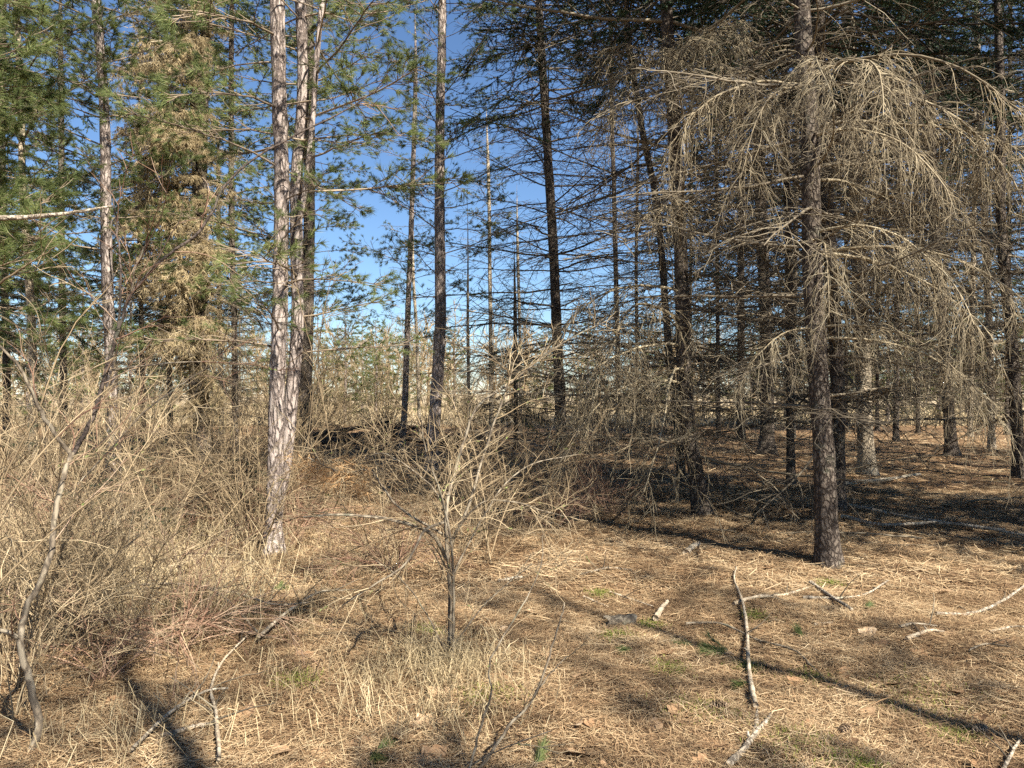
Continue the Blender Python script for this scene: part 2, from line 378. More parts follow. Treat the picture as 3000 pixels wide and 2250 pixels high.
def pine_branch(L=2.6, r0=0.02, tufts=1.0, nn=46, nl=0.135, wd=0.0034, up=0.12, needle_mat='needle_pine', wood='twig_pine'):
    wd_ = MB(); nd = MB(); ax = wander((0, 0, 0), (1, U(-.12, .12), up), L, 10, U(-0.08, 0.15), 0.08)
    wd_.tube(ax, lerp_r(r0, 0.005, 11), 5)
    ends = [pt_at(ax, 1.0)]
    for i in range(int(L / 0.12)):
        f = U(0.25, 0.98); p, d = pt_at(ax, f); ll = U(0.25, 0.85) * (1.15 - 0.6 * f)
        s = wander(p, lateral(d, rnd.choice((-1, 1)), U(0.5, 1.0), U(-.1, .3)), ll, 5, U(-0.5, 0.3), 0.11)
        wd_.tube(s, lerp_r(0.007, 0.0035, 6), 3); ends.append(pt_at(s, 1.0))
        for k in range(rnd.randint(1, 4)):
            q, e = pt_at(s, U(0.35, 0.95))
            c = wander(q, lateral(e, rnd.choice((-1, 1)), U(0.4, 0.9), U(-.1, .35)), U(0.08, 0.3), 3, -0.4, 0.12)
            wd_.tube(c, lerp_r(0.0045, 0.003, 4), 3); ends.append(pt_at(c, 1.0))
    for p, d in ends:
        if rnd.random() < tufts: needles_tuft(nd, p, d, nn, nl, wd, 0, U(0.55, 0.95), 0.09)
    return wd_, nd

def spruce_branch(L=2.0, r0=0.016, nn=95, fol='needle_spruce', hang=0.5):
    wd_ = MB(); nd = MB(); ax = wander((0, 0, 0), (1, U(-.1, .1), -0.05), L, 9, 0.15, 0.05)
    wd_.tube(ax, lerp_r(r0, 0.004, 10), 4)
    for i in range(int(L / 0.06)):
        f = U(0.15, 1); p, d = pt_at(ax, f); ll = U(0.15, 0.55) * (1.2 - 0.6 * f)
        s = wander(p, lateral(d, rnd.choice((-1, 1)), U(0.5, 1.1), U(-.35, .05)), ll, 4, hang, 0.1)
        wd_.tube(s, lerp_r(0.004, 0.002, 5), 3)
        sp = np.array(s); n = int(nn * ll / 0.35); t = NPR.random(n) * 3.999; ii = t.astype(int); fr = (t - ii)[:, None]
        b = sp[ii] * (1 - fr) + sp[ii + 1] * fr; e = sp[ii + 1] - sp[ii]; e /= np.linalg.norm(e, axis=1, keepdims=True) + 1e-9
        v = NPR.standard_normal((n, 3)); v /= np.linalg.norm(v, axis=1, keepdims=True); dr = e * 0.6 + v
        dr /= np.linalg.norm(dr, axis=1, keepdims=True); sdv = np.cross(dr, NPR.standard_normal((n, 3))); sdv /= np.linalg.norm(sdv, axis=1, keepdims=True) + 1e-9
        nd.tris(np.stack([b - sdv * 0.0042, b + sdv * 0.0042, b + dr * NPR.uniform(0.022, 0.04, n)[:, None]], 1), 0)
    return wd_, nd

def var(n, fn, *mats):
    out = []
    for i in range(n):
        r = fn()
        if isinstance(r, tuple): out.append((r[0].mesh('branch', [M[mats[0]]]), r[1].mesh('needles', [M[mats[1]]])))
        else: out.append((r.mesh('branch', [M[mats[0]]]), None))
    return out

V = {}
V['dead'] = var(10, lambda: dead_branch(U(1.9, 2.9)), 'twig_dead')
V['far'] = var(7, lambda: dead_branch(U(1.9, 2.8), 0.19, 1.0, 0.02, 0.008, 0.0055, 0.2), 'twig_dead')
V['far_dark'] = var(7, lambda: dead_branch(U(1.9, 2.8), 0.19, 1.0, 0.02, 0.008, 0.0055, 0.2), 'twig_dark')
V['dark'] = var(8, lambda: dead_branch(U(1.9, 2.8), 0.14, 1, .02, .007, .0045, .16), 'twig_dark')
V['thin'] = var(6, lambda: dead_branch(U(1.0, 1.6), 0.15, 0.7, 0.009), 'twig_dead')
V['droop'] = var(9, lambda: droop_branch(U(1.9, 2.7), hang=1.15), 'twig_pale')
V['pine'] = var(9, lambda: pine_branch(U(1.9, 2.8), 0.018, 0.85), 'twig_pine', 'needle_pine')
V['pine_open'] = var(6, lambda: pine_branch(U(1.6, 2.4), 0.016, 0.6, 34), 'twig_pine', 'needle_pine')
V['pine_yellow'] = var(5, lambda: pine_branch(U(1.5, 2.2), 0.014, 0.95, 40, 0.12, 0.004), 'twig_pine', 'needle_yellow')
V['spruce'] = var(6, lambda: spruce_branch(U(1.6, 2.4)), 'twig_dark', 'needle_spruce')
def tan_branch():
    a = droop_branch(U(1.3, 1.9), 0.016, 0.55, 0.1); b = MB()
    pool = np.concatenate([v for v in a.v])
    for i in range(420):
        p = pool[rnd.randrange(len(pool))]; needles_tuft(b, p, (U(-.5, .5), U(-.5, .5), -0.8), 4, U(0.08, 0.15), 0.0065, 0, 0.75, 0.01)
    return a, b
V['tan'] = var(6, tan_branch, 'twig_pale', 'needle_tan')

def crown_mesh(kind, H=11.0, R0=2.7, n=115):
    """a whole live crown, base at z=0: boughs with their foliage (too high or too far to pick the boughs apart)"""
    mb = MB()
    for i in range(n):
        t = (i + rnd.random()) / n; z = H * t; L = R0 * (1 - 0.82 * t) * U(0.6, 1.15); a = i * 2.4 + U(-.4, .4)
        ax = wander((0, 0, z), (math.cos(a), math.sin(a), U(-.35, .1) if kind == 'spruce' else U(0, .45)), L, 6, U(-.1, .2), 0.08)
        mb.tube(ax, lerp_r(0.018, 0.006, 7), 3, 0)
        for k in range(int(L / 0.085)):
            p, d = pt_at(ax, U(0.18, 1)); ll = U(.15, .6) * (0.5 + 0.5 * min(1, L / 2))
            s = wander(p, lateral(d, rnd.choice((-1, 1)), U(.4, 1.2), U(-.3, .2)), ll, 3, .4 if kind == 'spruce' else -.2, .1)
            mb.tube(s, lerp_r(.006, .003, 4), 3, 0)
            if kind == 'spruce':
                sp = np.array(s); m = int(54 * ll / .35); tt = NPR.random(m) * 2.999; ii = tt.astype(int); fr = (tt - ii)[:, None]
                b = sp[ii] * (1 - fr) + sp[ii + 1] * fr; v = NPR.standard_normal((m, 3)); v /= np.linalg.norm(v, axis=1, keepdims=True)
                sv = np.cross(v, NPR.standard_normal((m, 3))); sv /= np.linalg.norm(sv, axis=1, keepdims=True) + 1e-9
                mb.tris(np.stack([b - sv * .008, b + sv * .008, b + v * NPR.uniform(.03, .06, m)[:, None]], 1), 1)
            else:
                for q in (s[-1], s[2]): needles_tuft(mb, q, d, 22, .14, .0055, 1, .85, .08)
    return mb.mesh('crown', [M['twig_dark'] if kind == 'spruce' else M['twig_pine'], M['needle_spruce'] if kind == 'spruce' else M['needle_yellow'] if kind == 'yellow' else M['needle_pine']])

def skirt_mesh(H=9.0, n=46, R0=2.5):
    """the dead lower branches of a far tree, base at z=0"""
    mb = MB()
    for i in range(n):
        z = H * (i + rnd.random()) / n; a = i * 2.4 + U(-.5, .5); L = R0 * U(.5, 1.1)
        ax = wander((0, 0, z), (math.cos(a), math.sin(a), U(-.2, .2)), L, 6, U(-.05, .15), .06); mb.tube(ax, lerp_r(.02, .007, 7), 3)
        for k in range(int(L / .2)):
            p, d = pt_at(ax, U(.15, 1)); ll = U(.2, .9); s = wander(p, lateral(d, rnd.choice((-1, 1)), U(.5, 1.2), U(-.4, .2)), ll, 4, .5, .13); mb.tube(s, lerp_r(.0085, .005, 5), 3)
            for m in range(int(ll / .2)):
                q, e = pt_at(s, U(.2, 1)); mb.tube(wander(q, lateral(e, rnd.choice((-1, 1)), U(.5, 1.1), U(-.5, .2)), U(.1, .35), 2, 1, .15), lerp_r(.006, .004, 3), 3)
    return mb.mesh('dead_branches', [M['twig_dead']])

CROWN = {'spruce': [crown_mesh('spruce') for _ in range(3)], 'pine': [crown_mesh('pine', 11, 2.6, 62) for _ in range(2)], 'yellow': [crown_mesh('yellow', 6, 1.9, 60) for _ in range(2)]}
SKIRT = [skirt_mesh() for _ in range(3)]

def crown(parent, kind, loc, h, width=1.0):
    o = ob('crown', rnd.choice(CROWN[kind]), parent); o.location = loc; H0 = 6.0 if kind == 'yellow' else 11.0
    o.scale = (width, width, h / H0); o.rotation_euler = (0, 0, U(0, 6.28)); return o

def skirt(parent, loc, h, width=1.0):
    o = ob('dead_branches', rnd.choice(SKIRT), parent); o.location = loc; o.scale = (width, width, h / 9.0); o.rotation_euler = (0, 0, U(0, 6.28)); return o

def put(parent, kind, loc, az, pitch=0.0, scale=1.0, roll=0.0, idx=None):
    wm, nm = V[kind][rnd.randrange(len(V[kind])) if idx is None else idx]
    o = ob('branch', wm, parent); o.location = loc; o.rotation_euler = (roll, -pitch, az); o.scale = (scale,) * 3
    if nm is not None: ob('needles', nm, o)
    return o

# ------------------------------------------------------------------ trunks and trees
def trunk_path(px, Y, height):
    P = [W(x, y, Y) for x, y in px]; P[0].z = float(gz(P[0].x, P[0].y)) - 0.05
    if P[-1].z < height:
        d = (P[-1] - P[-2]); d.x *= 0.5; d.normalize(); last = P[-1]
        for k in range(1, 4): P.append(last + d * ((height - last.z) * k / 3))
    # small depth drift so the trunk is not a plane drawing
    for i, p in enumerate(P): p.y += 0.03 * math.sin(i * 1.7 + Y) * min(1, p.z)
    return smooth_path(P, 6)

def trunk_mesh(path, wb, wt, Y, mat, flare=0.5, sides=14, top=0.02):
    """wb/wt: width in photo pixels near the foot / at the top of the frame"""
    p = np.array(path); h = p[:, 2] - p[0, 2]
    # resample
    L = np.concatenate([[0], np.cumsum(np.linalg.norm(np.diff(p, axis=0), axis=1))]); m = max(12, int(L[-1] / 0.22))
    s = np.linspace(0, L[-1], m); p = np.stack([np.interp(s, L, p[:, c]) for c in range(3)], -1)
    h = p[:, 2] - p[0, 2]; ht = 1.6 + Y * 0.507
    r0 = wb * Y / F / 2; r1 = wt * Y / F / 2; H = h[-1]
    r = np.where(h < ht, r0 + (r1 - r0) * np.clip(h / ht, 0, 1), r1 + (top - r1) * np.clip((h - ht) / max(H - ht, 0.1), 0, 1))
    r = r * np.clip((H - h) / 2.2, 0.06, 1) * (1 + flare * np.exp(-h / 0.22)) * (1 + 0.025 * NPR.standard_normal(m))
    mb = MB(); mb.tube(p - p[0], r, sides, 0, 0.5, False, 0.028)
    return mb.mesh('trunk', [mat]), Vector(p[0]), p, r

def at_height(p, r, z):
    i = int(np.clip(np.searchsorted(p[:, 2], z), 1, len(p) - 1)); f = (z - p[i - 1, 2]) / max(1e-6, p[i, 2] - p[i - 1, 2])
    return Vector(p[i - 1] + (p[i] - p[i - 1]) * f), float(r[i])

def tree(name, label, cat, px, wb, wt, mat, plan, Y=None, height=13.0, group=None, flare=0.5, sides=14, extra=()):
    """plan: list of (z0, z1, spacing, per whorl, kind, scale, pitch, azimuth range or None)"""
    Y = Y or YG(px[0][1])
    me, base, p, r = trunk_mesh(trunk_path(px, Y, height), wb, wt, Y, M[mat], flare, sides)
    root = thing(name, label, cat, base, group); ob('trunk', me, root)
    for row in plan:
        if row[0] in ('crown', 'skirt'):
            q, rr = at_height(p, r, row[1])
            if row[0] == 'crown': crown(root, row[3], q - base, row[2] - row[1], row[4])
            else: skirt(root, q - base, row[2] - row[1], row[4])
            continue
        (z0, z1, sp, per, kind, sc, pit, azr) = row
        z = z0
        while z < z1:
            a0 = U(0, 6.28)
            for k in range(per):
                q, rr = at_height(p, r, z + U(-.06, .06)); az = a0 + k * 6.283 / per + U(-.5, .5) if azr is None else U(*azr)
                fade = 1.0 if z < 0.6 * height else 1.0 - 0.75 * (z - 0.6 * height) / (0.4 * height)
                put(root, kind, q - base, az, pit + U(-.18, .18), sc * U(0.65, 1.15) * fade, U(-.5, .5))
            z += sp * U(0.7, 1.3)
    for (z, kind, az, pitch, sc) in extra:
        q, rr = at_height(p, r, z); put(root, kind, q - base, az, pitch, sc)
    return root, base, p, r

def stand(lo, top, sp=0.34, per=4, sc=1.0, live=5.5, H=14, kind='dead'):
    """branch plan of a plantation spruce: dead skirts below, live boughs above"""
    return [(lo, min(top, H), sp, per, kind, sc, -0.03, None), ('crown', live, H + 0.3, 'spruce', 1.35)]

# --- right-hand spruce stand
tree('spruce_tree', 'stout spruce with sunlit foot nearest in the stand, behind arching dead boughs', 'tree',
     [(2428, 1648), (2420, 1500), (2412, 1350), (2400, 1150), (2392, 950), (2378, 750), (2370, 400), (2362, 180), (2352, 0)], 62, 48, 'spruce_bark',
     [(1.5, 5.6, 0.42, 3, 'dead', 0.8, -0.1, None), ('crown', 6.3, 14.2, 'spruce', 1.3)], height=14, flare=0.55, sides=20,
     extra=[(4.5, 'droop', R(-152), -0.1, 0.72), (4.4, 'droop', R(-125), -0.15, 0.75), (4.6, 'droop', R(-98), -0.15, 0.7), (4.55, 'droop', R(-70), -0.15, 0.78), (4.6, 'droop', R(-40), -0.12, 0.9), (4.5, 'droop', R(-12), -0.1, 0.95), (4.0, 'droop', R(-58), -0.1, 0.75), (4.1, 'droop', R(-22), -0.1, 0.9), (3.0, 'droop', R(-100), -0.1, 0.6), (3.1, 'droop', R(-60), -0.05, 0.75), (2.9, 'droop', R(-28), -0.05, 0.9), (2.9, 'droop', R(0), -0.1, 0.95), (2.2, 'droop', R(-40), -0.1, 0.65), (2.1, 'droop', R(-10), -0.1, 0.75), (2.2, 'droop', R(-150), -0.15, 0.5), (3.6, 'droop', R(12), -0.1, 0.9)])
tree('spruce_tree', 'dark spruce trunk close behind the stout sunlit-footed spruce', 'tree',
     [(2452, 1500), (2454, 1200), (2450, 1000), (2435, 800), (2415, 500), (2405, 250), (2400, 0)], 42, 34, 'spruce_bark',
     stand(1.2, 6.5, 0.34, 4, 1.2, 6.2, 19), height=19, sides=16)
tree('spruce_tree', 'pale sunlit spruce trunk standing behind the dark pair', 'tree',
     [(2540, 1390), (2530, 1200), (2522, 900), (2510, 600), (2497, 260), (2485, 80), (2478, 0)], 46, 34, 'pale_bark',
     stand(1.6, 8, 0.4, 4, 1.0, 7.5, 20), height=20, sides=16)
tree('spruce_tree', 'leaning dark spruce with sunlit flaky foot beside shaded ground', 'tree',
     [(2060, 1510), (2040, 1400), (2018, 1250), (2005, 1100), (1998, 900), (1990, 650), (1975, 350), (1960, 150), (1950, 0)], 46, 36, 'spruce_bark',
     [(0.75, 7, 0.38, 2, 'dead', 1.15, -0.06, None), ('crown', 7.6, 16.3, 'spruce', 1.25)], height=16, sides=18,
     extra=[(5.9, 'droop', R(-100), 0.0, 0.75), (5.95, 'droop', R(-75), 0.0, 0.8), (5.8, 'droop', R(-125), -.05, 0.7), (5.7, 'droop', R(-50), -.05, 0.7), (5.4, 'droop', R(-85), 0.0, 0.75), (5.3, 'droop', R(-120), 0.1, 0.8), (3.9, 'droop', R(-110), 0.1, 0.9), (2.9, 'droop', R(-140), 0.0, 1.0), (2.2, 'droop', R(-150), 0.0, 1.0),
            (1.9, 'droop', R(-120), -.1, 1.0), (1.6, 'dead', R(-160), 0.1, 1.3), (1.3, 'dead', R(185), 0.1, 1.3), (1.0, 'dead', R(200), 0.15, 1.2), (2.0, 'dead', R(175), 0.15, 1.3), (5.6, 'droop', R(-95), 0.3, 0.7), (5.7, 'droop', R(-70), 0.25, 0.75), (5.5, 'droop', R(-130), 0.2, 0.75), (5.2, 'droop', R(-60), 0.1, 0.7), (2.5, 'droop', R(-125), 0.1, 1.1), (1.7, 'droop', R(-135), 0.0, 1.0)])
tree('spruce_tree', 'dark slim spruce added for its shade, half hidden left of the stout spruce', 'tree',
     [(2318, 1425), (2316, 1200), (2312, 900), (2306, 600), (2300, 300), (2296, 0)], 24, 18, 'spruce_bark', stand(1.2, 7, 0.42, 4, 1.1, 7, 18), height=18, Y=13)  # added tree: its crown keeps sun off the tall mid-picture spruce
tree('spruce_tree', 'slender curved spruce behind the leaning dark spruce', 'tree',
     [(1998, 1410), (1985, 1250), (1965, 1100), (1950, 900), (1927, 610), (1886, 407), (1855, 226), (1840, 90), (1835, 0)], 24, 17, 'spruce_bark',
     stand(0.9, 8, 0.4, 4, 1.05, 8, 12), height=12)
tree('spruce_tree', 'straight spruce with wide flared foot on the lit floor', 'tree',
     [(2245, 1330), (2248, 1200), (2245, 1000), (2235, 750), (2225, 450), (2220, 200), (2218, 0)], 40, 27, 'spruce_bark',
     stand(1.6, 11, 0.5, 4, 1.1, 10, 20, 'far'), height=20, flare=1.1)
tree('spruce_tree', 'narrow dark spruce trunk next to the flared-foot spruce', 'tree',
     [(2172, 1290), (2172, 1150), (2170, 950), (2170, 700), (2172, 400), (2175, 150)], 23, 17, 'spruce_bark',
     [('skirt', 1.6, 13, '', 1.0), ('crown', 11.5, 20, 'spruce', 1)], height=20)
tree('spruce_tree', 'tall dark spruce rising bare against the blue gap, mid picture', 'tree',
     [(1648, 1340), (1640, 1150), (1632, 1000), (1622, 750), (1605, 450), (1590, 200), (1578, 0)], 34, 21, 'spruce_bark',
     [(0.8, 5, 0.4, 4, 'dark', 1.3, -0.02, None), (5, 12, 0.45, 3, 'dark', 1.25, 0.1, None), ('crown', 8.5, 19, 'spruce', 1.1)], height=19)
tree('spruce_tree', 'thin straight spruce pole with short dead twigs in the gap', 'tree',
     [(1812, 1270), (1810, 1100), (1806, 900), (1800, 600), (1792, 300), (1790, 100), (1788, 0)], 16, 11, 'spruce_bark',
     [(1.2, 14, 0.6, 4, 'far_dark', 0.95, -0.03, None), ('crown', 13, 19, 'spruce', .9)], height=19, Y=27)
tree('spruce_tree', 'very thin spruce pole beside the straight pole', 'tree',
     [(1870, 1260), (1866, 1000), (1864, 750), (1868, 500), (1870, 300)], 11, 8, 'spruce_bark', [(1.5, 12, 0.7, 4, 'far_dark', 0.9, 0, None)], height=13, Y=31)
tree('spruce_tree', 'dark spruce trunk slanting down to a flared base in the far stand', 'tree',
     [(2790, 1335), (2780, 1200), (2765, 1000), (2745, 800), (2732, 500), (2727, 180), (2722, 0)], 32, 24, 'spruce_bark',
     stand(1.5, 9, 0.5, 4, 1.1, 8, 20, 'far'), height=20, flare=0.8)
tree('spruce_tree', 'dark spruce at the far edge, foot in deep shade, behind fallen poles', 'tree',
     [(2985, 1400), (2975, 1200), (2962, 1000), (2945, 800), (2933, 600), (2928, 300), (2922, 0)], 34, 22, 'spruce_bark',
     stand(1.2, 8, 0.45, 4, 1.1, 9, 19), height=19)
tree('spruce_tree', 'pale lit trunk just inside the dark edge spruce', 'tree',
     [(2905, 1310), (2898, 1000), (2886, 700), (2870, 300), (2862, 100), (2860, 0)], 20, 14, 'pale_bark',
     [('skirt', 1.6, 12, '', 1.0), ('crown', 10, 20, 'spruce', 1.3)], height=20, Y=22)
for i, (x, yb, wd_, lean) in enumerate([(2105, 1268, 13, 6), (2322, 1285, 16, -12), (2625, 1292, 17, -10), (2690, 1268, 12, 8), (2842, 1280, 15, -14), (2400, 1262, 12, 6),
                                         (2570, 1260, 12, 0), (2770, 1258, 11, 5), (2950, 1275, 14, -8), (2240, 1255, 10, 4), (2020, 1258, 10, -6), (2480, 1252, 10, 4)]):
    tree('spruce_tree', 'slim spruce trunk far back in the crowded stand', 'tree',
         [(x, yb), (x - lean * 0.4, 900), (x - lean, 500), (x - lean * 1.2, 200)], wd_, wd_ * 0.7, 'pale_bark' if i % 3 == 1 else 'spruce_bark',
         [('skirt', 1.0, 10.5, '', 1.1), ('crown', 6 + (i % 3) * 1.5, 19, 'spruce', 1.35)], height=19, group='slim spruces far back in the stand', sides=8)

# --- middle pines and poles
tree('pine_tree', 'dark pine in the centre, trunk lit only near the top', 'tree',
     [(1262, 1378), (1275, 1200), (1285, 1050), (1290, 900), (1288, 600), (1290, 300), (1294, 150), (1296, 0)], 38, 24, 'pine_bark',
     [(2.0, 4, 0.9, 2, 'thin', 0.8, 0.05, None), (3.6, 9.5, 0.42, 3, 'pine_open', 0.8, 0.22, None), ('crown', 9.5, 15.3, 'pine', .9)], height=15, flare=0.3)
tree('pine_tree', 'slender dark pine just left of the central pine', 'tree',
     [(1178, 1320), (1188, 1150), (1194, 950), (1203, 700), (1213, 400), (1218, 200), (1215, 0)], 19, 11, 'pine_bark',
     [(3.0, 11, 0.6, 3, 'pine_open', 0.72, 0.2, None)], height=12.5)
tree('pole_tree', 'thin pale pole beside the slender dark pine', 'tree',
     [(1230, 1270), (1222, 1000), (1212, 830), (1208, 700)], 10, 7, 'pale_bark', [(3, 9, 0.8, 3, 'thin', 1.0, 0.3, None)], height=10, Y=27, sides=8)
tree('pole_tree', 'thin pole with orange lit bark against the sky', 'tree',
     [(1440, 1260), (1438, 1000), (1435, 800), (1433, 600), (1428, 420), (1425, 330)], 13, 8, 'pale_bark',
     [(2.5, 11, 0.55, 3, 'thin', 1.3, 0.2, None), (8, 12, .8, 3, 'pine_yellow', .7, .2, None)], height=12.5, Y=29, sides=8)
tree('pole_tree', 'short thin pole with fine twigs above the little spruce', 'tree',
     [(1525, 1250), (1523, 1000), (1517, 750), (1515, 640)], 10, 6, 'pale_bark', [(2.5, 9, 0.55, 3, 'thin', 1.2, 0.2, None)], height=9.5, Y=29, sides=8)
tree('sapling', 'slim bare sapling rising behind the foreground shrub', 'sapling',
     [(1384, 1440), (1376, 1300), (1373, 1150), (1371, 950), (1371, 750), (1370, 640)], 11, 6, 'sapling_bark',
     [(1.2, 4.5, 0.4, 2, 'thin', 0.55, 0.5, None)], Y=12, height=4.8, flare=0.1, sides=8)
tree('spruce_tree', 'small dense green spruce in the middle of the gap', 'tree',
     [(1512, 1300), (1511, 1100), (1509, 900), (1507, 780)], 14, 6, 'spruce_bark',
     [(0.9, 3.0, 0.2, 5, 'spruce', 0.6, -0.12, None), (3.0, 5.6, 0.22, 5, 'spruce', 0.42, 0.0, None)], Y=22, height=6, sides=8)

# --- left pines
def triple():
    Y = YG(1606)
    specs = [([(787, 1608), (812, 1480), (838, 1340), (858, 1130), (872, 950), (870, 750), (868, 542), (888, 271), (881, 0)], 40, 33, 0.06, 14),
             ([(800, 1560), (808, 1300), (812, 1150), (820, 900), (822, 750), (826, 560), (818, 270), (812, 0)], 44, 40, -0.2, 15),
             ([(868, 700), (886, 600), (904, 475), (918, 316), (931, 136), (945, 0)], 17, 16, -0.06, 11)]
    base = W(787, 1608, Y); base.z = float(gz(base.x, base.y)) - .05
    root = thing('pine_tree', 'pink-grey pine with three stems side by side, sunlit', 'tree', base)
    for i, (px, wb, wt, dy, H) in enumerate(specs):
        P = [W(x, y, Y + dy) for x, y in px]
        if i < 2: P[0].z = float(gz(P[0].x, P[0].y)) - 0.05
        last = P[-1]; d = (P[-1] - P[-2]).normalized()
        for k in (1, 2, 3): P.append(last + d * ((H - last.z) * k / 3))
        pp = np.array(smooth_path(P, 6)); L = np.concatenate([[0], np.cumsum(np.linalg.norm(np.diff(pp, axis=0), axis=1))]); m = int(L[-1] / 0.16)
        s = np.linspace(0, L[-1], m); pp = np.stack([np.interp(s, L, pp[:, c]) for c in range(3)], -1)
        zz = pp[:, 2]; r = np.interp(zz, [0, 5.7, H], [wb * Y / F / 2, wt * Y / F / 2, 0.02])
        if i < 2: r = r * (1 + 0.6 * np.exp(-zz / 0.16))
        r = r * (1 + 0.03 * NPR.standard_normal(m))
        mb = MB(); mb.tube(pp - np.array(base), r, 18, 0, 0.5, False, 0.035); ob('stem', mb.mesh('stem', [M['pine_bark']]), root)
        z = (2.0, 2.2, 4.2)[i]
        while z < H - 0.4:
            q, rr = at_height(pp, r, z); n = rnd.choice((1, 2, 2)); a0 = U(0, 6.28)
            for k in range(n):
                put(root, 'pine_open' if z < 4.2 else rnd.choice(('pine', 'pine_open')), q - base, a0 + k * 3.1 + U(-.5, .5), U(-0.1, 0.3), U(0.45, 0.85) if z < 6.5 else U(.6, 1.0), U(-.4, .4))
            z += U(0.22, 0.5) if z < 6 else U(0.6, 1.0)
    return root
triple()
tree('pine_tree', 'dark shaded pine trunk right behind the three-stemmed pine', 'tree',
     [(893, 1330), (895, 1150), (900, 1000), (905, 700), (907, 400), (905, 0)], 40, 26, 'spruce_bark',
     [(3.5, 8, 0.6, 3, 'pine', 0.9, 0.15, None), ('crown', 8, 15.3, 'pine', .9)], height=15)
tree('pine_tree', 'mottled grey pine trunk among green boughs', 'tree',
     [(330, 1360), (324, 1100), (318, 870), (312, 650), (306, 400), (295, 170), (286, 40), (284, 0)], 36, 26, 'pine_bark',
     [(1.5, 4, 0.5, 3, 'thin', 1.1, 0.0, None), (3.4, 8.2, 0.5, 3, 'pine', 0.8, 0.1, None), ('crown', 8.5, 13.2, 'pine', .8)], height=13, Y=13)
tree('conifer_tree', 'conifer draped with tan dead sprays on every bough', 'tree',
     [(600, 1352), (592, 1200), (588, 900), (590, 600), (595, 300), (605, 0)], 40, 30, 'spruce_bark',
     [(1.2, 4.2, 0.45, 4, 'dead', 0.9, -0.1, None), (2.8, 10.8, 0.5, 3, 'tan', 1.25, 0.1, (-3.8, -1.2)), (1.0, 10.8, 0.24, 3, 'tan', 0.5, 0.0, (-3.2, 0.1)), (3.6, 9, 1.1, 2, 'pine', 0.85, 0.05, None), ('crown', 10, 15.2, 'spruce', .9)], height=15, Y=18, sides=16)
tree('spruce_tree', 'dark spruce close behind the tan-draped conifer', 'tree',
     [(565, 1340), (568, 1050), (575, 800), (572, 400), (570, 100)], 26, 20, 'spruce_bark',
     [(1.5, 6, 0.45, 4, 'dark', 1.0, -.05, None), ('crown', 4, 14.2, 'spruce', .95)], height=14, Y=22)
tree('pine_tree', 'slim pale pine by the left edge, half hidden in brush', 'tree',
     [(98, 1400), (92, 1000), (78, 700), (70, 590), (58, 300), (50, 100)], 24, 16, 'pale_bark',
     [(2.0, 8, 0.5, 3, 'pine', 0.9, 0.1, None), ('crown', 8.2, 12.3, 'pine', .8)], height=12, Y=13)
for i, (x, yb, Y, wd_, H, kind) in enumerate([(690, 1330, 19, 20, 15, 'pine'), (500, 1290, 23, 18, 14, 'spruce'), (420, 1290, 27, 16, 13, 'pine'), (190, 1300, 22, 20, 14, 'spruce'), (20, 1300, 19, 22, 15, 'pine'), (-60, 1350, 17, 24, 16, 'spruce'), (650, 1262, 29, 15, 12, 'pine')]):
    tree('pine_tree' if kind == 'pine' else 'spruce_tree', 'green pine far back behind the brush on the left' if kind == 'pine' else 'green spruce far back behind the brush on the left', 'tree',
         [(x, yb), (x - 4, 1000), (x - 10, 700), (x - 12, 300)], wd_, wd_ * 0.75, 'spruce_bark',
         [('skirt', 1.0, 5, '', .8), ('crown', 3.2, H + .3, kind, .85)], Y=Y, height=H, group='green conifers behind the brush on the left', sides=8)
# big pine just outside the left edge whose boughs hang into the corner
def offstage(name, label, x, y, r, H, plan, mat='pine_bark'):
    base = Vector((x, y, float(gz(x, y)) - 0.05)); P = [base + Vector((0.05 * math.sin(k), 0.04 * math.cos(k), H * k / 8)) for k in range(9)]
    pp = np.array(smooth_path(P, 6)); rr = np.linspace(r, 0.02, len(pp)); rr[0] *= 1.4
    mb = MB(); mb.tube(pp - np.array(base), rr, 14, 0, 0.5, False, 0.03); root = thing(name, label, 'tree', base); ob('trunk', mb.mesh('trunk', [M[mat]]), root)
    for row in plan:
        if row[0] == 'crown':
            crown(root, row[3], (0, 0, row[1]), row[2] - row[1], row[4]); continue
        (z0, z1, sp, per, kind, sc, pit, azr) = row
        z = z0
        while z < z1:
            a0 = U(0, 6.28)
            for k in range(per):
                q, _ = at_height(pp, rr, z); az = a0 + k * 6.283 / per + U(-.4, .4) if azr is None else U(*azr)
                put(root, kind, q - base, az, pit + U(-.2, .2), sc * U(.7, 1.1), U(-.4, .4))
            z += sp * U(.7, 1.3)
    return root
offstage('pine_tree', 'big green pine whose boughs fill the upper left corner', -7.9, 9.0, 0.17, 13, [(2.8, 7.0, 0.26, 4, 'pine', 1.0, 0.0, (-1.3, 1.3)), ('crown', 7, 13.3, 'pine', 1.0)])
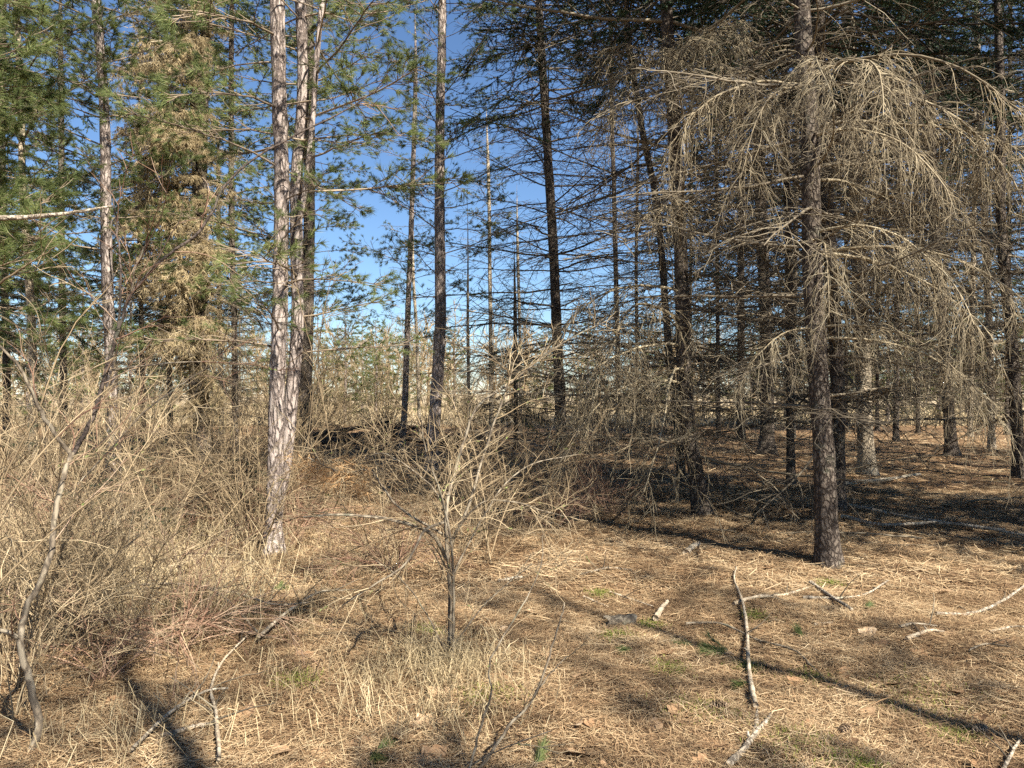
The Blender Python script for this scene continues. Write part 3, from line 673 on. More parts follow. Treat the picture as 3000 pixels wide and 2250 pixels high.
# trees behind the photographer whose shade falls across the foreground
offstage('pine_tree', 'pine behind the viewer shading the foreground litter', 7.4, -2.2, 0.16, 13, [(5.2, 12.5, 0.8, 3, 'pine_open', 1.0, 0.1, None)])
offstage('pine_tree', 'second pine behind the viewer shading the litter', 3.7, -2.6, 0.15, 12, [(5.5, 11.5, 0.9, 3, 'pine_open', 1.0, 0.1, None)])
for (x, y, lab) in [(9.6, 7.4, 'spruce outside the right edge shading the stand floor'), (10.2, 5.0, 'second spruce outside the right edge of the stand'), (13.2, 13.5, 'third spruce outside the right edge of the stand'), (12.5, 3.0, 'fourth spruce outside the right edge of the stand'), (16.5, 14.5, 'fifth spruce outside the right edge of the stand'), (15.5, 19.0, 'sixth spruce outside the right edge of the stand'), (14.5, 6.5, 'seventh spruce outside the right edge of the stand')]:
    offstage('spruce_tree', lab, x, y, 0.15, 19, [(1.6, 5, 0.6, 3, 'dead', 1.0, 0.0, None), ('crown', 4.8, 19.3, 'spruce', 1.3)], 'spruce_bark')

offstage('spruce_tree', 'shorter unseen spruce added outside the right edge to shade the leaning spruce', 7.6, 5.6, 0.13, 12, [(2.0, 5, 0.7, 3, 'dead', 1.0, 0.0, None), ('crown', 4.6, 12.4, 'spruce', 1.3)], 'spruce_bark')  # added out of view to block sun; kept low so the upper droops stay lit

# ------------------------------------------------------------------ shrubs and undergrowth
def shrub_mesh(h, n, spread, arch, mat, fine=1.0, r0=0.006, buds=False):
    mb = MB()
    for i in range(n):
        a = U(0, 6.28); sp = U(0.1, spread)
        s = wander((U(-.06, .06), U(-.06, .06), -0.03), (math.cos(a) * sp, math.sin(a) * sp, 1), h * U(0.55, 1.15), 11, arch * U(0.2, 1.2), 0.09)
        mb.tube(s, lerp_r(r0 * U(.7, 1.3), 0.0022, 12), 4)
        for k in range(int(9 * fine)):
            p, d = pt_at(s, U(0.2, 0.98)); ll = U(0.15, 0.6)
            t = wander(p, (d[0] + U(-.9, .9), d[1] + U(-.9, .9), d[2] + U(-.5, .5)), ll, 6, U(-.3, 1.0) * arch, 0.14)
            mb.tube(t, lerp_r(0.0033, 0.0016, 7), 3)
            for m in range(rnd.randint(1, 4)):
                q, e = pt_at(t, U(.2, 1)); mb.tube(wander(q, (e[0] + U(-.8, .8), e[1] + U(-.8, .8), e[2] + U(-.6, .6)), U(.06, .25), 3, 0.3, .15), lerp_r(0.0022, 0.0012, 4), 3)
                if buds and rnd.random() < .12: needles_tuft(mb, q, e, 3, 0.018, 0.004, 1, .5)
    return mb.mesh('shrub', [mat, M['bud']])

SH = [shrub_mesh(U(1.2, 1.8), rnd.randint(9, 14), 0.7, 1.0, M['twig_shrub']) for _ in range(5)]
SH += [shrub_mesh(U(0.8, 1.3), rnd.randint(10, 16), 1.1, 1.8, M['twig_red']) for _ in range(3)]
TALL = [shrub_mesh(U(2.0, 2.7), rnd.randint(5, 8), 0.45, 0.5, M['twig_shrub'], 1.4, 0.008, True) for _ in range(4)]

def shrub(mesh, x, y, sc, label, group=None, name='shrub'):
    o = ob(name, mesh, None, (x, y, float(gz(x, y)))); o.rotation_euler = (U(-.08, .08), U(-.08, .08), U(0, 6.28)); o.scale = (sc,) * 3
    return tag(o, label, 'shrub', group)

for i in range(46):      # the tangle that fills the left
    y = 4.5 + 6.0 * rnd.random() ** 0.9; xl = -0.7 * y; xr = -0.62 - 0.24 * y + (0.4 if y > 6 else -0.5)
    if y < 5: xr = -1.95
    x = U(xl, min(xr, -1.3)); kind = i % 4
    shrub(TALL[i % 4] if i % 5 < 2 else SH[i % 8], x, y, U(0.75, 1.1), 'leafless tan shrub in the tangled brush on the left', 'bare shrubs of the left tangle')
for i, (x, y) in enumerate([(-2.35, 3.7), (-2.55, 4.0), (-2.2, 4.2), (-2.75, 4.4), (-2.5, 4.6), (-2.05, 4.7), (-2.9, 4.9)]):
    shrub(SH[(i * 3) % 8], x, y, U(.6, .85), 'twiggy dry canes crowding the leaning sapling in the lower left', 'canes round the leaning sapling')
for i in range(10):
    y = U(9, 13); x = U(-0.66 * y, -0.2 * y)
    shrub(SH[i % 8], x, y, U(0.7, 1.1), 'leafless tan shrub in the tangled brush on the left', 'bare shrubs of the left tangle')
for (px, py, m, sc, lab) in [(1420, 1600, SH[1], 0.75, 'tangled reddish twigs just right of the foreground shrub'), (1620, 1560, SH[6], 0.8, 'low twiggy bush on shaded ground before the mid spruce'),
                             (1130, 1480, SH[2], 0.75, 'spreading bare bush left of the foreground shrub'), (1010, 1500, TALL[1], 0.8, 'tall thin-stemmed bush beside the three-stemmed pine'),
                             (1560, 1450, SH[3], 0.8, 'bare twiggy bush at the edge of the dark patch'), (1745, 1480, SH[7], 0.8, 'low drooping bush under the leaning spruce')]:
    p = G(px, py); shrub(m, p.x, p.y, sc, lab)
for i in range(11):
    y = U(5.6, 10.5); px = U(880, 1800) if y > 7 else U(900, 1500); p = W(px, 1300, y)
    shrub(TALL[i % 4] if i % 2 == 0 else SH[i % 8], p.x, y, U(.6, .9), 'bare twiggy bush in the thicket behind the foreground shrub', 'bushes of the middle thicket')
BE = [(U(640, 2150), U(26, 42), U(1.4, 2.3)) for _ in range(46)]
for i, (px, Y, sc) in enumerate(BE + [(1000, 24, 1.3), (1080, 26, 1.4), (960, 28, 1.4), (1130, 30, 1.5), (1340, 27, 1.3), (1420, 25, 1.2), (1560, 30, 1.4), (1700, 28, 1.4), (1760, 31, 1.5), (1500, 33, 1.5), (1250, 32, 1.4), (860, 30, 1.4), (760, 33, 1.5), (1900, 34, 1.5), (2030, 34, 1.5)]):
    p = W(px, 1200, Y); shrub(TALL[i % 4] if i % 2 else SH[i % 5], p.x, Y, sc, 'bare bush on the bright field edge beyond the trees', 'bare bushes along the field edge')

def stems_thing(name, label, cat, stems, mat, twigs=8, tl=(0.15, 0.5), bark=None, buds=0.15, group=None, arch=0.6):
    """a shrub or sapling drawn stem by stem: stems = list of ([(px,py,dist)...], r0, r1)"""
    p0 = stems[0][0][0]; base = W(*p0); base.z = float(gz(base.x, base.y)); root = thing(name, label, cat, base, group)
    for pts, r0, r1, *own in stems:
        P = [W(*q) for q in pts]
        path = smooth_path([p - base for p in P], 5); path = [(a + U(-.004, .004), b + U(-.008, .008), c) for a, b, c in path]
        mb = MB(); mb.tube(path, lerp_r(r0, r1, len(path)), 9 if r0 > .012 else 5, 0, None, False, 0.04)
        ob('stem', mb.mesh('stem', [M[own[0] if own else bark or mat]]), root)
        tw = MB(); L = sum((Vector(path[i + 1]) - Vector(path[i])).length for i in range(len(path) - 1))
        for k in range(int(twigs * max(L, .5))):
            q, d = pt_at(path, U(0.12, 1)); ll = U(*tl)
            t = wander(q, (d[0] + U(-.9, .9), d[1] + U(-.9, .9), d[2] + U(-.6, .6)), ll, 7, U(-.5, 1) * arch, .14); tw.tube(t, lerp_r(min(r1, 0.0042), 0.0016, 8), 3)
            for m in range(rnd.randint(2, 5)):
                q2, e = pt_at(t, U(.15, 1)); tw.tube(wander(q2, (e[0] + U(-.9, .9), e[1] + U(-.9, .9), e[2] + U(-.6, .6)), U(.06, .28), 4, .3, .16), lerp_r(0.0024, 0.0012, 5), 3)
                if rnd.random() < buds: needles_tuft(tw, q2, e, 3, .02, .005, 1, .4)
        if tw.v: ob('twigs', tw.mesh('twigs', [M[mat], M['bud']]), root, kind='stuff')
    return root

D = 4.6
cshrub = stems_thing('shrub', 'bare multi-stemmed shrub in the centre foreground with grassy foot', 'shrub', [
    ([(1316, 1942, D), (1318, 1750, D), (1312, 1613, D), (1307, 1500, D), (1335, 1374, D + .1), (1360, 1292, D + .15), (1398, 1193, D + .2), (1502, 1116, D + .3), (1651, 1003, D + .5), (1800, 930, D + .6)], 0.014, 0.004),
    ([(1326, 1942, D - .05), (1330, 1760, D - .05), (1322, 1600, D - .1), (1290, 1440, D - .1), (1250, 1330, D - .15), (1235, 1230, D - .2)], 0.010, 0.004),
    ([(1311, 1640, D), (1260, 1562, D - .1), (1140, 1522, D - .15), (1000, 1508, D - .2), (890, 1515, D - .25)], 0.014, 0.005),
    ([(1300, 1530, D), (1240, 1560, D - .2), (1190, 1650, D - .3), (1110, 1705, D - .35), (1000, 1776, D - .4)], 0.009, 0.004),
    ([(1305, 1570, D), (1180, 1496, D + .1), (1122, 1428, D + .15), (1081, 1378, D + .2), (1000, 1383, D + .2), (900, 1340, D + .2)], 0.009, 0.004),
    ([(1320, 1700, D), (1390, 1560, D + .1), (1470, 1430, D + .2), (1560, 1360, D + .3), (1700, 1330, D + .4)], 0.007, 0.003),
    ([(1316, 1930, D), (1250, 1800, D - .1), (1180, 1700, D - .2), (1100, 1640, D - .3)], 0.006, 0.003),
    ([(1322, 1900, D), (1430, 1760, D + .1), (1560, 1650, D + .1)], 0.005, 0.003),
    ([(1310, 1600, D), (1400, 1480, D - .1), (1500, 1470, D - .1), (1600, 1500, D - .1), (1690, 1520, D)], 0.006, 0.003),
    ([(1305, 1500, D), (1260, 1420, D), (1130, 1330, D), (1060, 1350, D)], 0.006, 0.003),
    ([(1312, 1620, D + .05), (1384, 1450, D + .1), (1420, 1320, D + .15), (1480, 1150, D + .2), (1500, 1080, D + .2)], 0.011, 0.005),
    ], 'twig_shrub', 12, bark='sapling_bark')
nb = MB()
for k in range(110):
    t = rnd.random(); p = W(870 + 190 * t + U(-40, 40), 1345 + 45 * t + U(-25, 60), D + .2 + U(-.12, .12)) - cshrub.location
    needles_tuft(nb, p, (U(-1, 1), U(-1, 1), U(-.8, .1)), 7, .13, .0016, 0, .5)
ob('caught_needles', nb.mesh('caught_needles', [M['needle_rust']]), cshrub, kind='stuff')
stems_thing('sapling', 'thin forked sapling stems rising from the bottom edge', 'sapling', [
    ([(1407, 2252, 3.3), (1490, 2130, 3.35), (1565, 2042, 3.4), (1610, 1920, 3.45), (1642, 1816, 3.5), (1655, 1767, 3.55)], 0.0075, 0.003),
    ([(1375, 2252, 3.3), (1405, 2140, 3.35), (1438, 2033, 3.4), (1438, 1930, 3.4), (1542, 1753, 3.5), (1588, 1636, 3.55), (1588, 1568, 3.6)], 0.006, 0.002),
    ([(1565, 2042, 3.4), (1600, 1990, 3.4), (1660, 1920, 3.4)], 0.004, 0.002),
    ([(1380, 2240, 3.3), (1480, 2190, 3.2), (1620, 2140, 3.2)], 0.004, 0.002)], 'twig_shrub', 3, (0.06, 0.25), 'sapling_bark')
stems_thing('sapling', 'long crooked sapling leaning from the lower left corner', 'sapling', [
    ([(60, 2260, 3.3), (113, 2130, 3.35), (85, 1990, 3.4), (62, 1880, 3.4), (75, 1790, 3.45), (145, 1640, 3.5), (163, 1500, 3.6), (190, 1380, 3.65), (215, 1325, 3.7)], 0.0165, 0.011),
    ([(215, 1330, 3.7), (270, 1225, 3.75), (317, 1066, 3.8), (352, 950, 3.8), (384, 863, 3.85), (470, 765, 3.9), (590, 670, 3.95), (680, 520, 4.0), (820, 420, 4.1), (1000, 330, 4.2), (1120, 250, 4.3)], 0.012, 0.004, 'dark_bark'),
    ([(210, 1335, 3.7), (160, 1270, 3.65), (110, 1190, 3.6), (60, 1080, 3.55), (-20, 1000, 3.5)], 0.012, 0.006),
    ([(345, 965, 3.8), (352, 870, 3.8), (350, 760, 3.85), (340, 650, 3.9), (330, 560, 3.9)], 0.007, 0.003, 'dark_bark'),
    ([(325, 1085, 3.8), (420, 1072, 3.8), (560, 1060, 3.9), (700, 1065, 4.0)], 0.006, 0.002),
    ([(230, 1420, 3.7), (330, 1310, 3.8), (420, 1210, 3.8), (540, 1120, 3.9), (620, 1070, 3.9)], 0.005, 0.003),
    ([(384, 863, 3.85), (400, 780, 3.8), (430, 700, 3.8)], 0.006, 0.003),
    ([(60, 1870, 3.4), (-30, 1830, 3.3)], 0.012, 0.008)], 'twig_red', 4, (0.15, 0.6), 'sapling_bark')
stems_thing('dead_limb', 'pale lichened limb jutting in from the left edge', 'branch', [
    ([(-40, 640, 6.5), (80, 636, 6.6), (170, 628, 6.6), (250, 617, 6.7), (330, 604, 6.8)], 0.024, 0.009)], 'twig_dead', 2, (.1, .3), 'log_bark', 0)
for i, (pts, r) in enumerate([([(967, 1290, 6.5), (935, 1120, 6.5), (900, 976, 6.5), (872, 850, 6.5), (848, 740, 6.5)], .008), ([(900, 1330, 6), (925, 1080, 6), (955, 880, 6), (985, 760, 6)], .008),
                              ([(10, 1400, 3.6), (100, 1230, 3.6), (200, 980, 3.7), (330, 830, 3.8)], .008), ([(0, 830, 3.4), (90, 770, 3.4), (170, 720, 3.4)], .01), ([(0, 1500, 3.3), (120, 1330, 3.3), (330, 1130, 3.5), (480, 1100, 3.6)], .007),
                              ([(-20, 1720, 3.3), (250, 1480, 3.5), (480, 1350, 3.8), (700, 1330, 4)], .007), ([(250, 1720, 4), (420, 1560, 4.2), (640, 1430, 4.5), (800, 1400, 4.8)], .007)]):
    stems_thing('arching_stem', ['pale stem curving up across the three-stemmed pine', 'straight pale stem beside the three-stemmed pine', 'arching pale cane over the left tangle', 'short bright cane at the left edge',
                                 'bowed cane crossing the lower left brush', 'long low cane sweeping over the left brush', 'bowed cane reaching towards the pine foot'][i], 'stem', [(pts, r * .62, .002)], 'twig_shrub', 5, (.15, .5), None, .1)

# dry grass at shrub feet and in the brush
def clumps(centres):
    def f(n):
        c = np.array(centres)[NPR.integers(0, len(centres), n)]; return c[:, :2] + NPR.standard_normal((n, 2)) * c[:, 2:3]
    return f
gc = [(*G(1310, 1960)[:2], 0.22)] * 4 + [(*G(1190, 1990)[:2], 0.25), (*G(1330, 2100)[:2], 0.22), (*G(900, 2080)[:2], 0.3), (*G(860, 1830)[:2], 0.35), (*G(1000, 1620)[:2], 0.4), (*G(980, 1680)[:2], 0.4), (*G(880, 1560)[:2], 0.5), (*G(300, 2200)[:2], 0.25)]
scatter_strips(2600, clumps(gc), (0.1, 0.3), (0.0009, 0.002), 0.3, M['dry_grass'], 'dry_grass', 'straw-coloured dry grass round the foreground shrub', droop=1, cat='grass')
gl = [(U(-0.68 * y, min(-2.2, -0.36 * y)), y, U(0.25, 0.55)) for y in [U(4.6, 11) for _ in range(40)]]
scatter_strips(5000, clumps(gl), (0.2, 0.75), (0.0012, 0.003), 0.3, M['dry_grass'], 'dry_grass', 'dry grass and canes under the left tangle', droop=1, cat='grass')
fg = lambda n: np.stack([NPR.uniform(-45, 45, n), 36 + NPR.random(n) ** 1.5 * 40], -1)
scatter_strips(26000, fg, (0.4, 1.0), (0.008, 0.02), 0.3, M['dry_grass'], 'field_grass', 'tall pale dry grass of the open field beyond', droop=1, cat='grass')
mc = [(*G(x, y)[:2], s) for x, y, s in [(1905, 1815, .05), (1810, 1850, .06), (2190, 1925, .06), (2370, 1965, .07), (1960, 1940, .06), (1760, 1735, .05), (2210, 1800, .05), (1430, 2040, .09), (1250, 1860, .06), (870, 2000, .07), (2350, 2180, .12), (2430, 1700, .06), (2700, 2030, .15), (2800, 2130, .06), (2050, 2060, .1), (2520, 2240, .06)]]
scatter_strips(9000, clumps(mc), (0.015, 0.045), (0.001, 0.002), 0.3, M['moss'], 'moss', 'yellow-green moss tufts in the needle litter', droop=1, cat='moss')

# ------------------------------------------------------------------ fallen wood
def stick(label, px, wpx, mat='log_bark', lift=0.0, name='fallen_branch', twigs=3, stubs=0, arch=0.0):
    P = [G(x, y) for x, y in px]; Y = sum(p.y for p in P) / len(P); r = wpx * Y / F / 2
    n = len(P)
    for i, p in enumerate(P): p.z += r * 0.7 + 0.006 + lift * .8 + arch * math.sin(math.pi * i / (n - 1))
    base = P[0].copy(); path = smooth_path([p - base for p in P], 6); path = [(a + U(-.15, .15) * r, b + U(-.2, .2) * r, c + U(-.1, .1) * r) for a, b, c in path]
    m = len(path); mb = MB(); rr = lerp_r(r, r * 0.55, m) * (1 + .07 * NPR.standard_normal(m)); mb.tube(path, rr, 10, 0, None, 1, 0.05)
    root = thing(name, label, 'branch', base); ob('wood', mb.mesh('wood', [M[mat], M['bare_wood']]), root)
    for k in range(twigs):
        q, d = pt_at(path, U(.2, .95)); s = wander(q, (d[0] + U(-.9, .9), d[1] + U(-.9, .9), U(-.1, .6)), U(.1, .4), 5, .6, .12)
        tb = MB(); tb.tube(s, lerp_r(min(r * .5, .006), .0018, 6), 4); ob('twig', tb.mesh('twig', [M['twig_dead']]), root)
    for k in range(stubs):
        q, d = pt_at(path, U(.2, .9)); s = wander(q, (d[0] * .4 + U(-.8, .8), d[1] * .4 + U(-.8, .8), .5), r * U(2.2, 4), 3, 0, .05)
        tb = MB(); tb.tube(s, lerp_r(r * .5, r * .3, 4), 6, 0, None, 1); ob('stub', tb.mesh('stub', [M[mat], M['bare_wood']]), root)
    return root

stick('long pale forked stick pointing away from the foreground log', [(2214, 2070), (2194, 1952), (2188, 1839), (2172, 1771), (2151, 1717), (2157, 1681)], 11, 'bare_wood', .03, twigs=1, stubs=1)
stick('pale peeling log at the bottom edge, lower end cut off by the frame', [(2130, 2262), (2170, 2215), (2212, 2169), (2240, 2130), (2258, 2088)], 22, 'log_bark', 0, 'fallen_log', 0, 1)
stick('short dark mossy log joining the pale log and the forked stick', [(2210, 2165), (2217, 2120), (2216, 2070)], 17, 'log_bark', 0, 'fallen_log', 0)
stick('bright pale stick lying across in front of the stout spruce', [(2149, 1776), (2217, 1762), (2294, 1746), (2373, 1721)], 13, 'bare_wood')
stick('grey mossy stick slanting down beside the bright pale stick', [(2375, 1706), (2434, 1758), (2497, 1807)], 14, 'log_bark', .02)
stick('dark thin stick crossing under the grey mossy stick', [(2353, 1753), (2452, 1760), (2533, 1749), (2601, 1708)], 9, 'log_bark', .01)
stick('long thin dark branch with side twigs passing the forked stick', [(2009, 1825), (2113, 1828), (2217, 1866), (2325, 1900), (2389, 1952)], 8, 'sapling_bark', .02, twigs=5)
stick('olive stick curving up at the right edge of the floor', [(2741, 1812), (2836, 1800), (2927, 1771), (3010, 1728)], 11, 'log_bark', .01)
stick('small pale curved stick amid brown leaves on the right', [(2637, 1862), (2680, 1848), (2745, 1848)], 8, 'bare_wood', .02, twigs=1)
stick('broken pale stub with splintered end among leaves', [(2655, 1890), (2720, 1868), (2765, 1866)], 13, 'bare_wood', .01, twigs=1, stubs=1)
stick('long thin fallen pole, nearer of two right of the stout spruce', [(2466, 1523), (2588, 1543), (2768, 1550), (3010, 1583)], 12, 'log_bark', .06)
stick('long thin fallen pole, farther of two right of the stout spruce', [(2488, 1498), (2678, 1535), (2945, 1572)], 11, 'log_bark', .08)
stick('fallen pole rising slightly behind the pale sunlit spruce', [(2452, 1437), (2588, 1412), (2696, 1396)], 14, 'log_bark', .05)
stick('short white stick on sunlit litter left of the mossy chunk', [(1710, 1742), (1745, 1752), (1782, 1764)], 7, 'bare_wood', 0, twigs=0)
stick('slim pale stick behind the hollow bark piece', [(1787, 1733), (1850, 1752), (1913, 1776)], 6, 'bare_wood', .01, twigs=1)
stick('short pale log stub with moss at its lower end', [(1920, 1810), (1938, 1790), (1956, 1770)], 17, 'bare_wood', .02, 'fallen_log', 0)
stick('lichened stick slanting out of the bottom right corner', [(2936, 2260), (2962, 2215), (2988, 2170)], 12, 'log_bark', .03)
stick('grey stick slanting through dry grass at lower left', [(389, 2245), (497, 2146), (597, 2070), (669, 2047)], 11, 'log_bark', .04, twigs=3)
stick('yellowish mossy stick lying under the grey one at lower left', [(470, 2196), (565, 2164), (624, 2151)], 17, 'log_bark', 0, twigs=1)
stick('crooked pale branch bending up from the bottom edge', [(642, 2255), (633, 2133), (619, 2050), (651, 1952), (723, 1884)], 11, 'bare_wood', .03, twigs=4, stubs=1)
stick('thin dark-and-pale branch bowed over the left clearing', [(203, 1834), (362, 1796), (610, 1798), (768, 1889)], 9, 'sapling_bark', .05, twigs=6, arch=.15)
stick('slender bleached branch fanning towards the foreground shrub', [(760, 1900), (840, 1830), (930, 1785), (1010, 1770)], 10, 'bare_wood', .08, twigs=8)
stick('bleached forked branch lying just above the bowed one', [(575, 1750), (700, 1770), (800, 1815), (905, 1815)], 8, 'bare_wood', .1, twigs=7)
stick('small brown log on shaded ground at the clearing edge', [(1460, 1694), (1500, 1690), (1530, 1690)], 12, 'log_bark', 0, 'fallen_log', 0)
stick('thin stick lying before the dark patch', [(1700, 1690), (1780, 1680), (1850, 1684)], 6, 'log_bark', 0)
stick('stubby brown log at the left of the dark shaded floor', [(2010, 1625), (2030, 1610), (2050, 1600)], 20, 'log_bark', 0, 'fallen_log', 0)
stick('short grey stick under the stout spruce shade', [(2385, 1832), (2440, 1834)], 9, 'log_bark', 0, twigs=0)
stick('thin stick at the right behind the olive stick', [(2900, 1860), (2960, 1850), (3000, 1848)], 7, 'log_bark', .01, twigs=1)
stick('thin dark twig across the right litter', [(2840, 1925), (2890, 1912), (2960, 1925)], 6, 'sapling_bark', .03, twigs=2)

# hollow curl of bark on the litter
def bark_curl():
    base = G(1815, 1812, 0.01); root = thing('bark_piece', 'curled hollow piece of bark on the sunny litter', 'bark', base)
    mb = MB(); n, m = 9, 14; th = np.linspace(0.2, math.pi * 1.25, m); xs_ = np.linspace(-0.11, 0.11, n)
    def g(rad):
        out = []
        for i, x in enumerate(xs_):
            k = rad * (1 + 0.12 * math.sin(i * 1.9)); out.append(np.stack([np.full(m, x) + 0.012 * np.sin(th * 3 + i), np.cos(th) * k * 1.25, 0.01 + np.sin(th) * k * 0.9 + 0.02], -1))
        return np.array(out)
    A, B = g(0.045), g(0.04)
    for Q in (A, B):
        mb.quads(np.stack([Q[:-1, :-1], Q[1:, :-1], Q[1:, 1:], Q[:-1, 1:]], 2).reshape(-1, 4, 3), 0)
    for e in (0, -1): mb.quads(np.stack([A[e, :-1], A[e, 1:], B[e, 1:], B[e, :-1]], 1), 0)
    for e in (0, -1): mb.quads(np.stack([A[:-1, e], A[1:, e], B[1:, e], B[:-1, e]], 1), 0)
    o = ob('shell', mb.mesh('shell', [M['sapling_bark']]), root); o.rotation_euler = (0, 0, 0.25)
bark_curl()

# dark brush pile of dead limbs at the field edge and fallen dead boughs under the spruces
for i, (px, Y) in enumerate([(905, 21), (950, 22), (1000, 23), (1050, 21), (1100, 22.5), (1150, 23), (1210, 22), (1270, 23), (1330, 22.5), (1020, 22), (1120, 21.5), (1400, 24), (980, 24), (1180, 24)]):
    p = W(px, 1250, Y); root = thing('brush_limb', 'dark dead limb heaped in the brush pile at the field edge', 'branch', (p.x, Y, float(gz(p.x, Y))), 'dead limbs of the brush pile')
    path = wander((-1.0, 0, U(.1, .45)), (1, U(-.3, .3), U(-.15, .2)), 2.2, 7, .1, .1); mb = MB(); mb.tube(path, lerp_r(.06, .03, 8), 8, 0, None, True, .05); ob('wood', mb.mesh('wood', [M['spruce_bark']]), root)
    for k in range(4): put(root, 'dark', pt_at(path, U(0, 1))[0], U(0, 6.28), U(-.05, .35), U(.5, .8))
for i in range(44):
    y = U(8, 24); x = U(0.02, 0.68) * y + U(-1, .5)
    root = thing('fallen_bough', 'dead twiggy bough lying on the spruce stand floor', 'branch', (x, y, float(gz(x, y)) + .03), 'dead boughs on the stand floor')
    put(root, 'thin' if i % 3 else 'dead', (0, 0, 0), U(0, 6.28), -0.02, U(.6, 1.1))

# ------------------------------------------------------------------ small things on the floor
def oak_leaf(mat):
    mb = MB(); n = 13; prof = []
    for i in range(n):
        t = i / (n - 1); wv = math.sin(math.pi * min(1, t * 0.95 + .03)) ** .7 * (0.55 + 0.45 * abs(math.sin(t * 9.4 + U(-.3, .3)))) * .36
        prof.append((t, wv))
    c1, c2 = U(.1, .35), U(.05, .3)
    def pt(t, u): x = t - .5; y = u; return (x, y, c1 * y * y * 3 + c2 * x * x + .03 * math.sin(7 * t + 5 * u))
    q = []
    for (t0, w0), (t1, w1) in zip(prof[:-1], prof[1:]):
        for s in (-1, 1):
            q.append([pt(t0, 0), pt(t1, 0), pt(t1, s * w1 * .5), pt(t0, s * w0 * .5)]); q.append([pt(t0, s * w0 * .5), pt(t1, s * w1 * .5), pt(t1, s * w1), pt(t0, s * w0)])
    mb.quads(np.array(q), 0, np.full(len(q), rnd.random())); mb.tube([(-.5, 0, c2 * .25), (-.62, .01, c2 * .3), (-.74, 0, c2 * .25)], [.012, .01, .01], 4)
    return mb.mesh('fallen_leaf', [mat])
LV = [oak_leaf(M['leaf']) for _ in range(7)]
def leaf(px, py, sc, label, group=None):
    p = G(px, py, .012); o = ob('fallen_leaf', LV[rnd.randrange(7)], None, p); o.rotation_euler = (U(-.35, .35), U(-.35, .35), U(0, 6.28)); o.scale = (sc,) * 3
    tag(o, label, 'leaf', group)
spots = [(2430, 1855), (2545, 1868), (2580, 1892), (2690, 1918), (2360, 2078), (2470, 2178), (2655, 2210), (2080, 2185), (1300, 2035), (1180, 2165), (1240, 2110), (1040, 2170), (1090, 2230), (1260, 2220), (1690, 2130), (1740, 2130), (1710, 2200), (1950, 1905), (1460, 1990),
         (1690, 1980), (2240, 1665), (2330, 1990), (2790, 2010), (2800, 2040), (2860, 2080), (460, 2000), (340, 2080), (560, 2060), (720, 2105), (800, 2200), (940, 2200), (930, 2240), (2880, 2230), (2050, 2240), (1900, 2110), (1980, 2080), (1600, 1930), (2540, 2080), (2620, 1990),
         (2480, 1960), (2260, 1930), (2930, 1900), (2760, 1740), (2650, 1640), (420, 1850), (650, 1920), (880, 1930), (1150, 1830), (1480, 1850), (1560, 1790)]
for i, (x, y) in enumerate(spots):
    leaf(x + U(-6, 6), y + U(-4, 4), U(.1, .18), 'curled dry oak leaf lying on the needle litter', 'dry leaves scattered on the litter')
for i in range(40):
    x, y = U(60, 2950), U(1720, 2245); leaf(x, y, U(.04, .09), 'curled dry oak leaf lying on the needle litter', 'dry leaves scattered on the litter')

def cone_mesh():
    mb = MB(); q = []
    for i in range(70):
        t = i / 70; a = i * 2.4; r = .026 * math.sin(math.pi * (t * .85 + .12)) + .003; z = (t - .5) * .1
        c = np.array([math.cos(a), math.sin(a), 0]); s = np.array([-math.sin(a), math.cos(a), 0]); wv = .009
        p0 = c * r * .3 + [0, 0, z]; p1 = c * r + [0, 0, z + .006]
        q.append([p0 - s * wv * .5, p0 + s * wv * .5, p1 + s * wv, p1 - s * wv]); q.append([p1 - s * wv, p1 + s * wv, p1 + s * wv * .6 + [0, 0, -.006], p1 - s * wv * .6 + [0, 0, -.006]])
    mb.quads(np.array(q), 0); mb.tube([(0, 0, -.05), (0, 0, 0), (0, 0, .048)], [.006, .012, .004], 6); return mb.mesh('pine_cone', [M['cone']])
CM = cone_mesh()
for (x, y, lab) in [(2477, 2132, 'rounded pine cone lying alone on lit litter'), (2868, 2122, 'pine cone on its side near the moss at right'), (2105, 2068, 'pine cone half hidden left of the forked stick')]:
    p = G(x, y, .025); o = ob('pine_cone', CM, None, p); o.rotation_euler = (R(90), U(-.3, .3), U(0, 3)); tag(o, lab, 'cone')

def sprig(px, py, n, L, label, az, wide=1.0):
    base = G(px, py, .02); root = thing('pine_sprig', label, 'sprig', base); wb = MB(); nb = MB()
    for k in range(n):
        a = az + U(-.5, .5) * wide; s = wander((U(-.02, .02), U(-.02, .02), 0), (math.cos(a), math.sin(a), U(.05, .3)), L * U(.6, 1.1), 5, 0, .08); wb.tube(s, lerp_r(.003, .0015, 6), 4)
        for f in (.35, .6, .8, 1.0):
            p, d = pt_at(s, f); needles_tuft(nb, p, d, 40, .08, .0013, 0, .6, .03)
    ob('twig', wb.mesh('twig', [M['twig_pine']]), root); ob('needles', nb.mesh('needles', [M['needle_pine']]), root)
sprig(2140, 1890, 4, .2, 'large fallen green pine sprig on the litter', R(175)); sprig(2030, 1872, 2, .12, 'smaller green sprig left of the large one', R(150))
sprig(2345, 1862, 2, .1, 'little upright green sprig right of the forked stick', R(80)); sprig(2537, 1795, 2, .08, 'small green sprig by the grey mossy stick', R(60))
sprig(1850, 1898, 2, .07, 'dark green seedling on the sunny litter', R(90), 4); sprig(1095, 2200, 3, .08, 'green seedling near the bottom edge', R(20), 4)
sprig(1560, 2235, 2, .12, 'pale green needle tuft at the bottom edge', R(70)); sprig(815, 1742, 3, .09, 'green seedling by the bleached branches', R(90), 4); sprig(2190, 1985, 2, .08, 'green tuft beside the forked stick', R(200), 2)

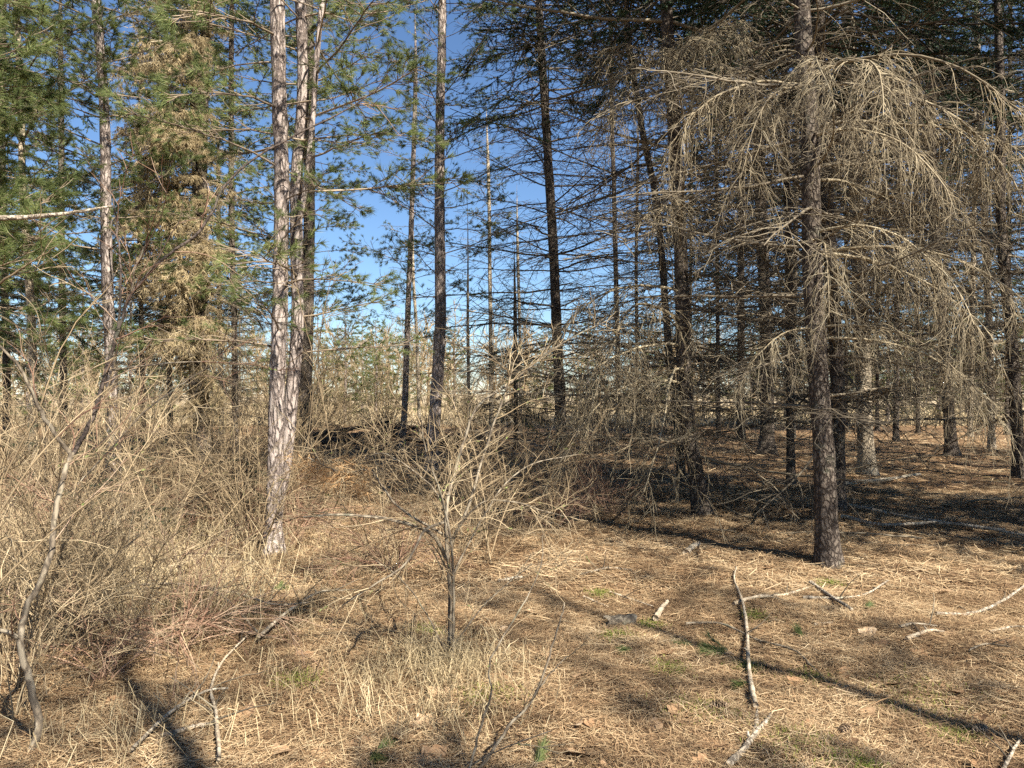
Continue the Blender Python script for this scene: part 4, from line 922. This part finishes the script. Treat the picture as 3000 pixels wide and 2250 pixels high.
# little spruce saplings lit green in the left brush
for i, (px, py, Y, h, lab) in enumerate([(350, 1450, 7.5, 1.5, 'young green spruce poking through the left tangle'), (130, 1420, 8.5, 1.9, 'young spruce in the brush near the left edge'), (720, 1440, 9, 1.2, 'young spruce in brush beside the pine foot'), (480, 1400, 10, 1.6, 'young spruce in front of the tan-draped conifer')]):
    b = W(px, py, Y); b.z = float(gz(b.x, b.y)); root = thing('young_spruce', lab, 'tree', b); mb = MB(); mb.tube([(0, 0, 0), (.01, 0, h * .5), (0, .01, h)], [.014, .009, .003], 6); ob('trunk', mb.mesh('trunk', [M['spruce_bark']]), root)
    for k in range(26): z = h * U(.12, .97); put(root, 'spruce', (0, 0, z), U(0, 6.28), U(-.1, .25), .32 * (1.1 - z / h) + .06)

# ------------------------------------------------------------------ beyond the stand
for i, (px, Y, h) in enumerate([(1010, 40, 6), (1100, 44, 5.5), (1180, 48, 6), (930, 46, 6.5), (1060, 56, 7), (1330, 50, 5.5), (1720, 46, 5.5), (1600, 54, 6), (840, 52, 7), (1900, 50, 6.5), (2060, 44, 7), (2300, 42, 8), (2420, 40, 8), (2600, 38, 8.5), (2750, 40, 9), (2900, 36, 9), (3040, 38, 9), (700, 48, 8), (560, 44, 8.5), (380, 40, 9), (240, 44, 9.5), (80, 38, 9.5), (2200, 52, 7), (2520, 46, 8), (2680, 48, 9), (2830, 46, 9)]):
    p = W(px, 1200, Y); root = thing('young_pine', 'bushy yellow-green pine on the field beyond the stand', 'tree', (p.x, Y, 0.02), 'bushy pines out on the field')
    mb = MB(); mb.tube([(0, 0, 0), (.05, 0, h * .5), (0, 0, h)], [.09, .06, .015], 6); ob('trunk', mb.mesh('trunk', [M['pine_bark']]), root)
    crown(root, 'yellow', (0, 0, .5), h - .3, h / 6)
def woodland():
    mb = MB()
    for i in range(190):
        x = U(-85, 85); y = U(70, 105); h = U(5, 8.5); b = (x, y, 0)
        tr = wander(b, (U(-.08, .08), 0, 1), h, 6, 0, .06); mb.tube(tr, lerp_r(.14, .03, 7), 4)
        for k in range(20):
            p, d = pt_at(tr, U(.15, 1)); s = wander(p, (U(-1, 1), U(-1, 1), U(.2, 1)), U(1, 3), 4, -.1, .15); mb.tube(s, lerp_r(.06, .03, 5), 3)
            for m in range(6):
                q, e = pt_at(s, U(.2, 1)); mb.tube(wander(q, (e[0] + U(-.8, .8), e[1] + U(-.8, .8), e[2] + U(-.3, .6)), U(.5, 1.4), 2, 0, .15), lerp_r(.04, .02, 3), 3)
    o = ob('distant_woodland', mb.mesh('distant_woodland', [M['twig_shrub']]), kind='stuff'); o['label'] = 'grey-brown leafless woodland on the far side of the field'; o['category'] = 'woodland'
woodland()
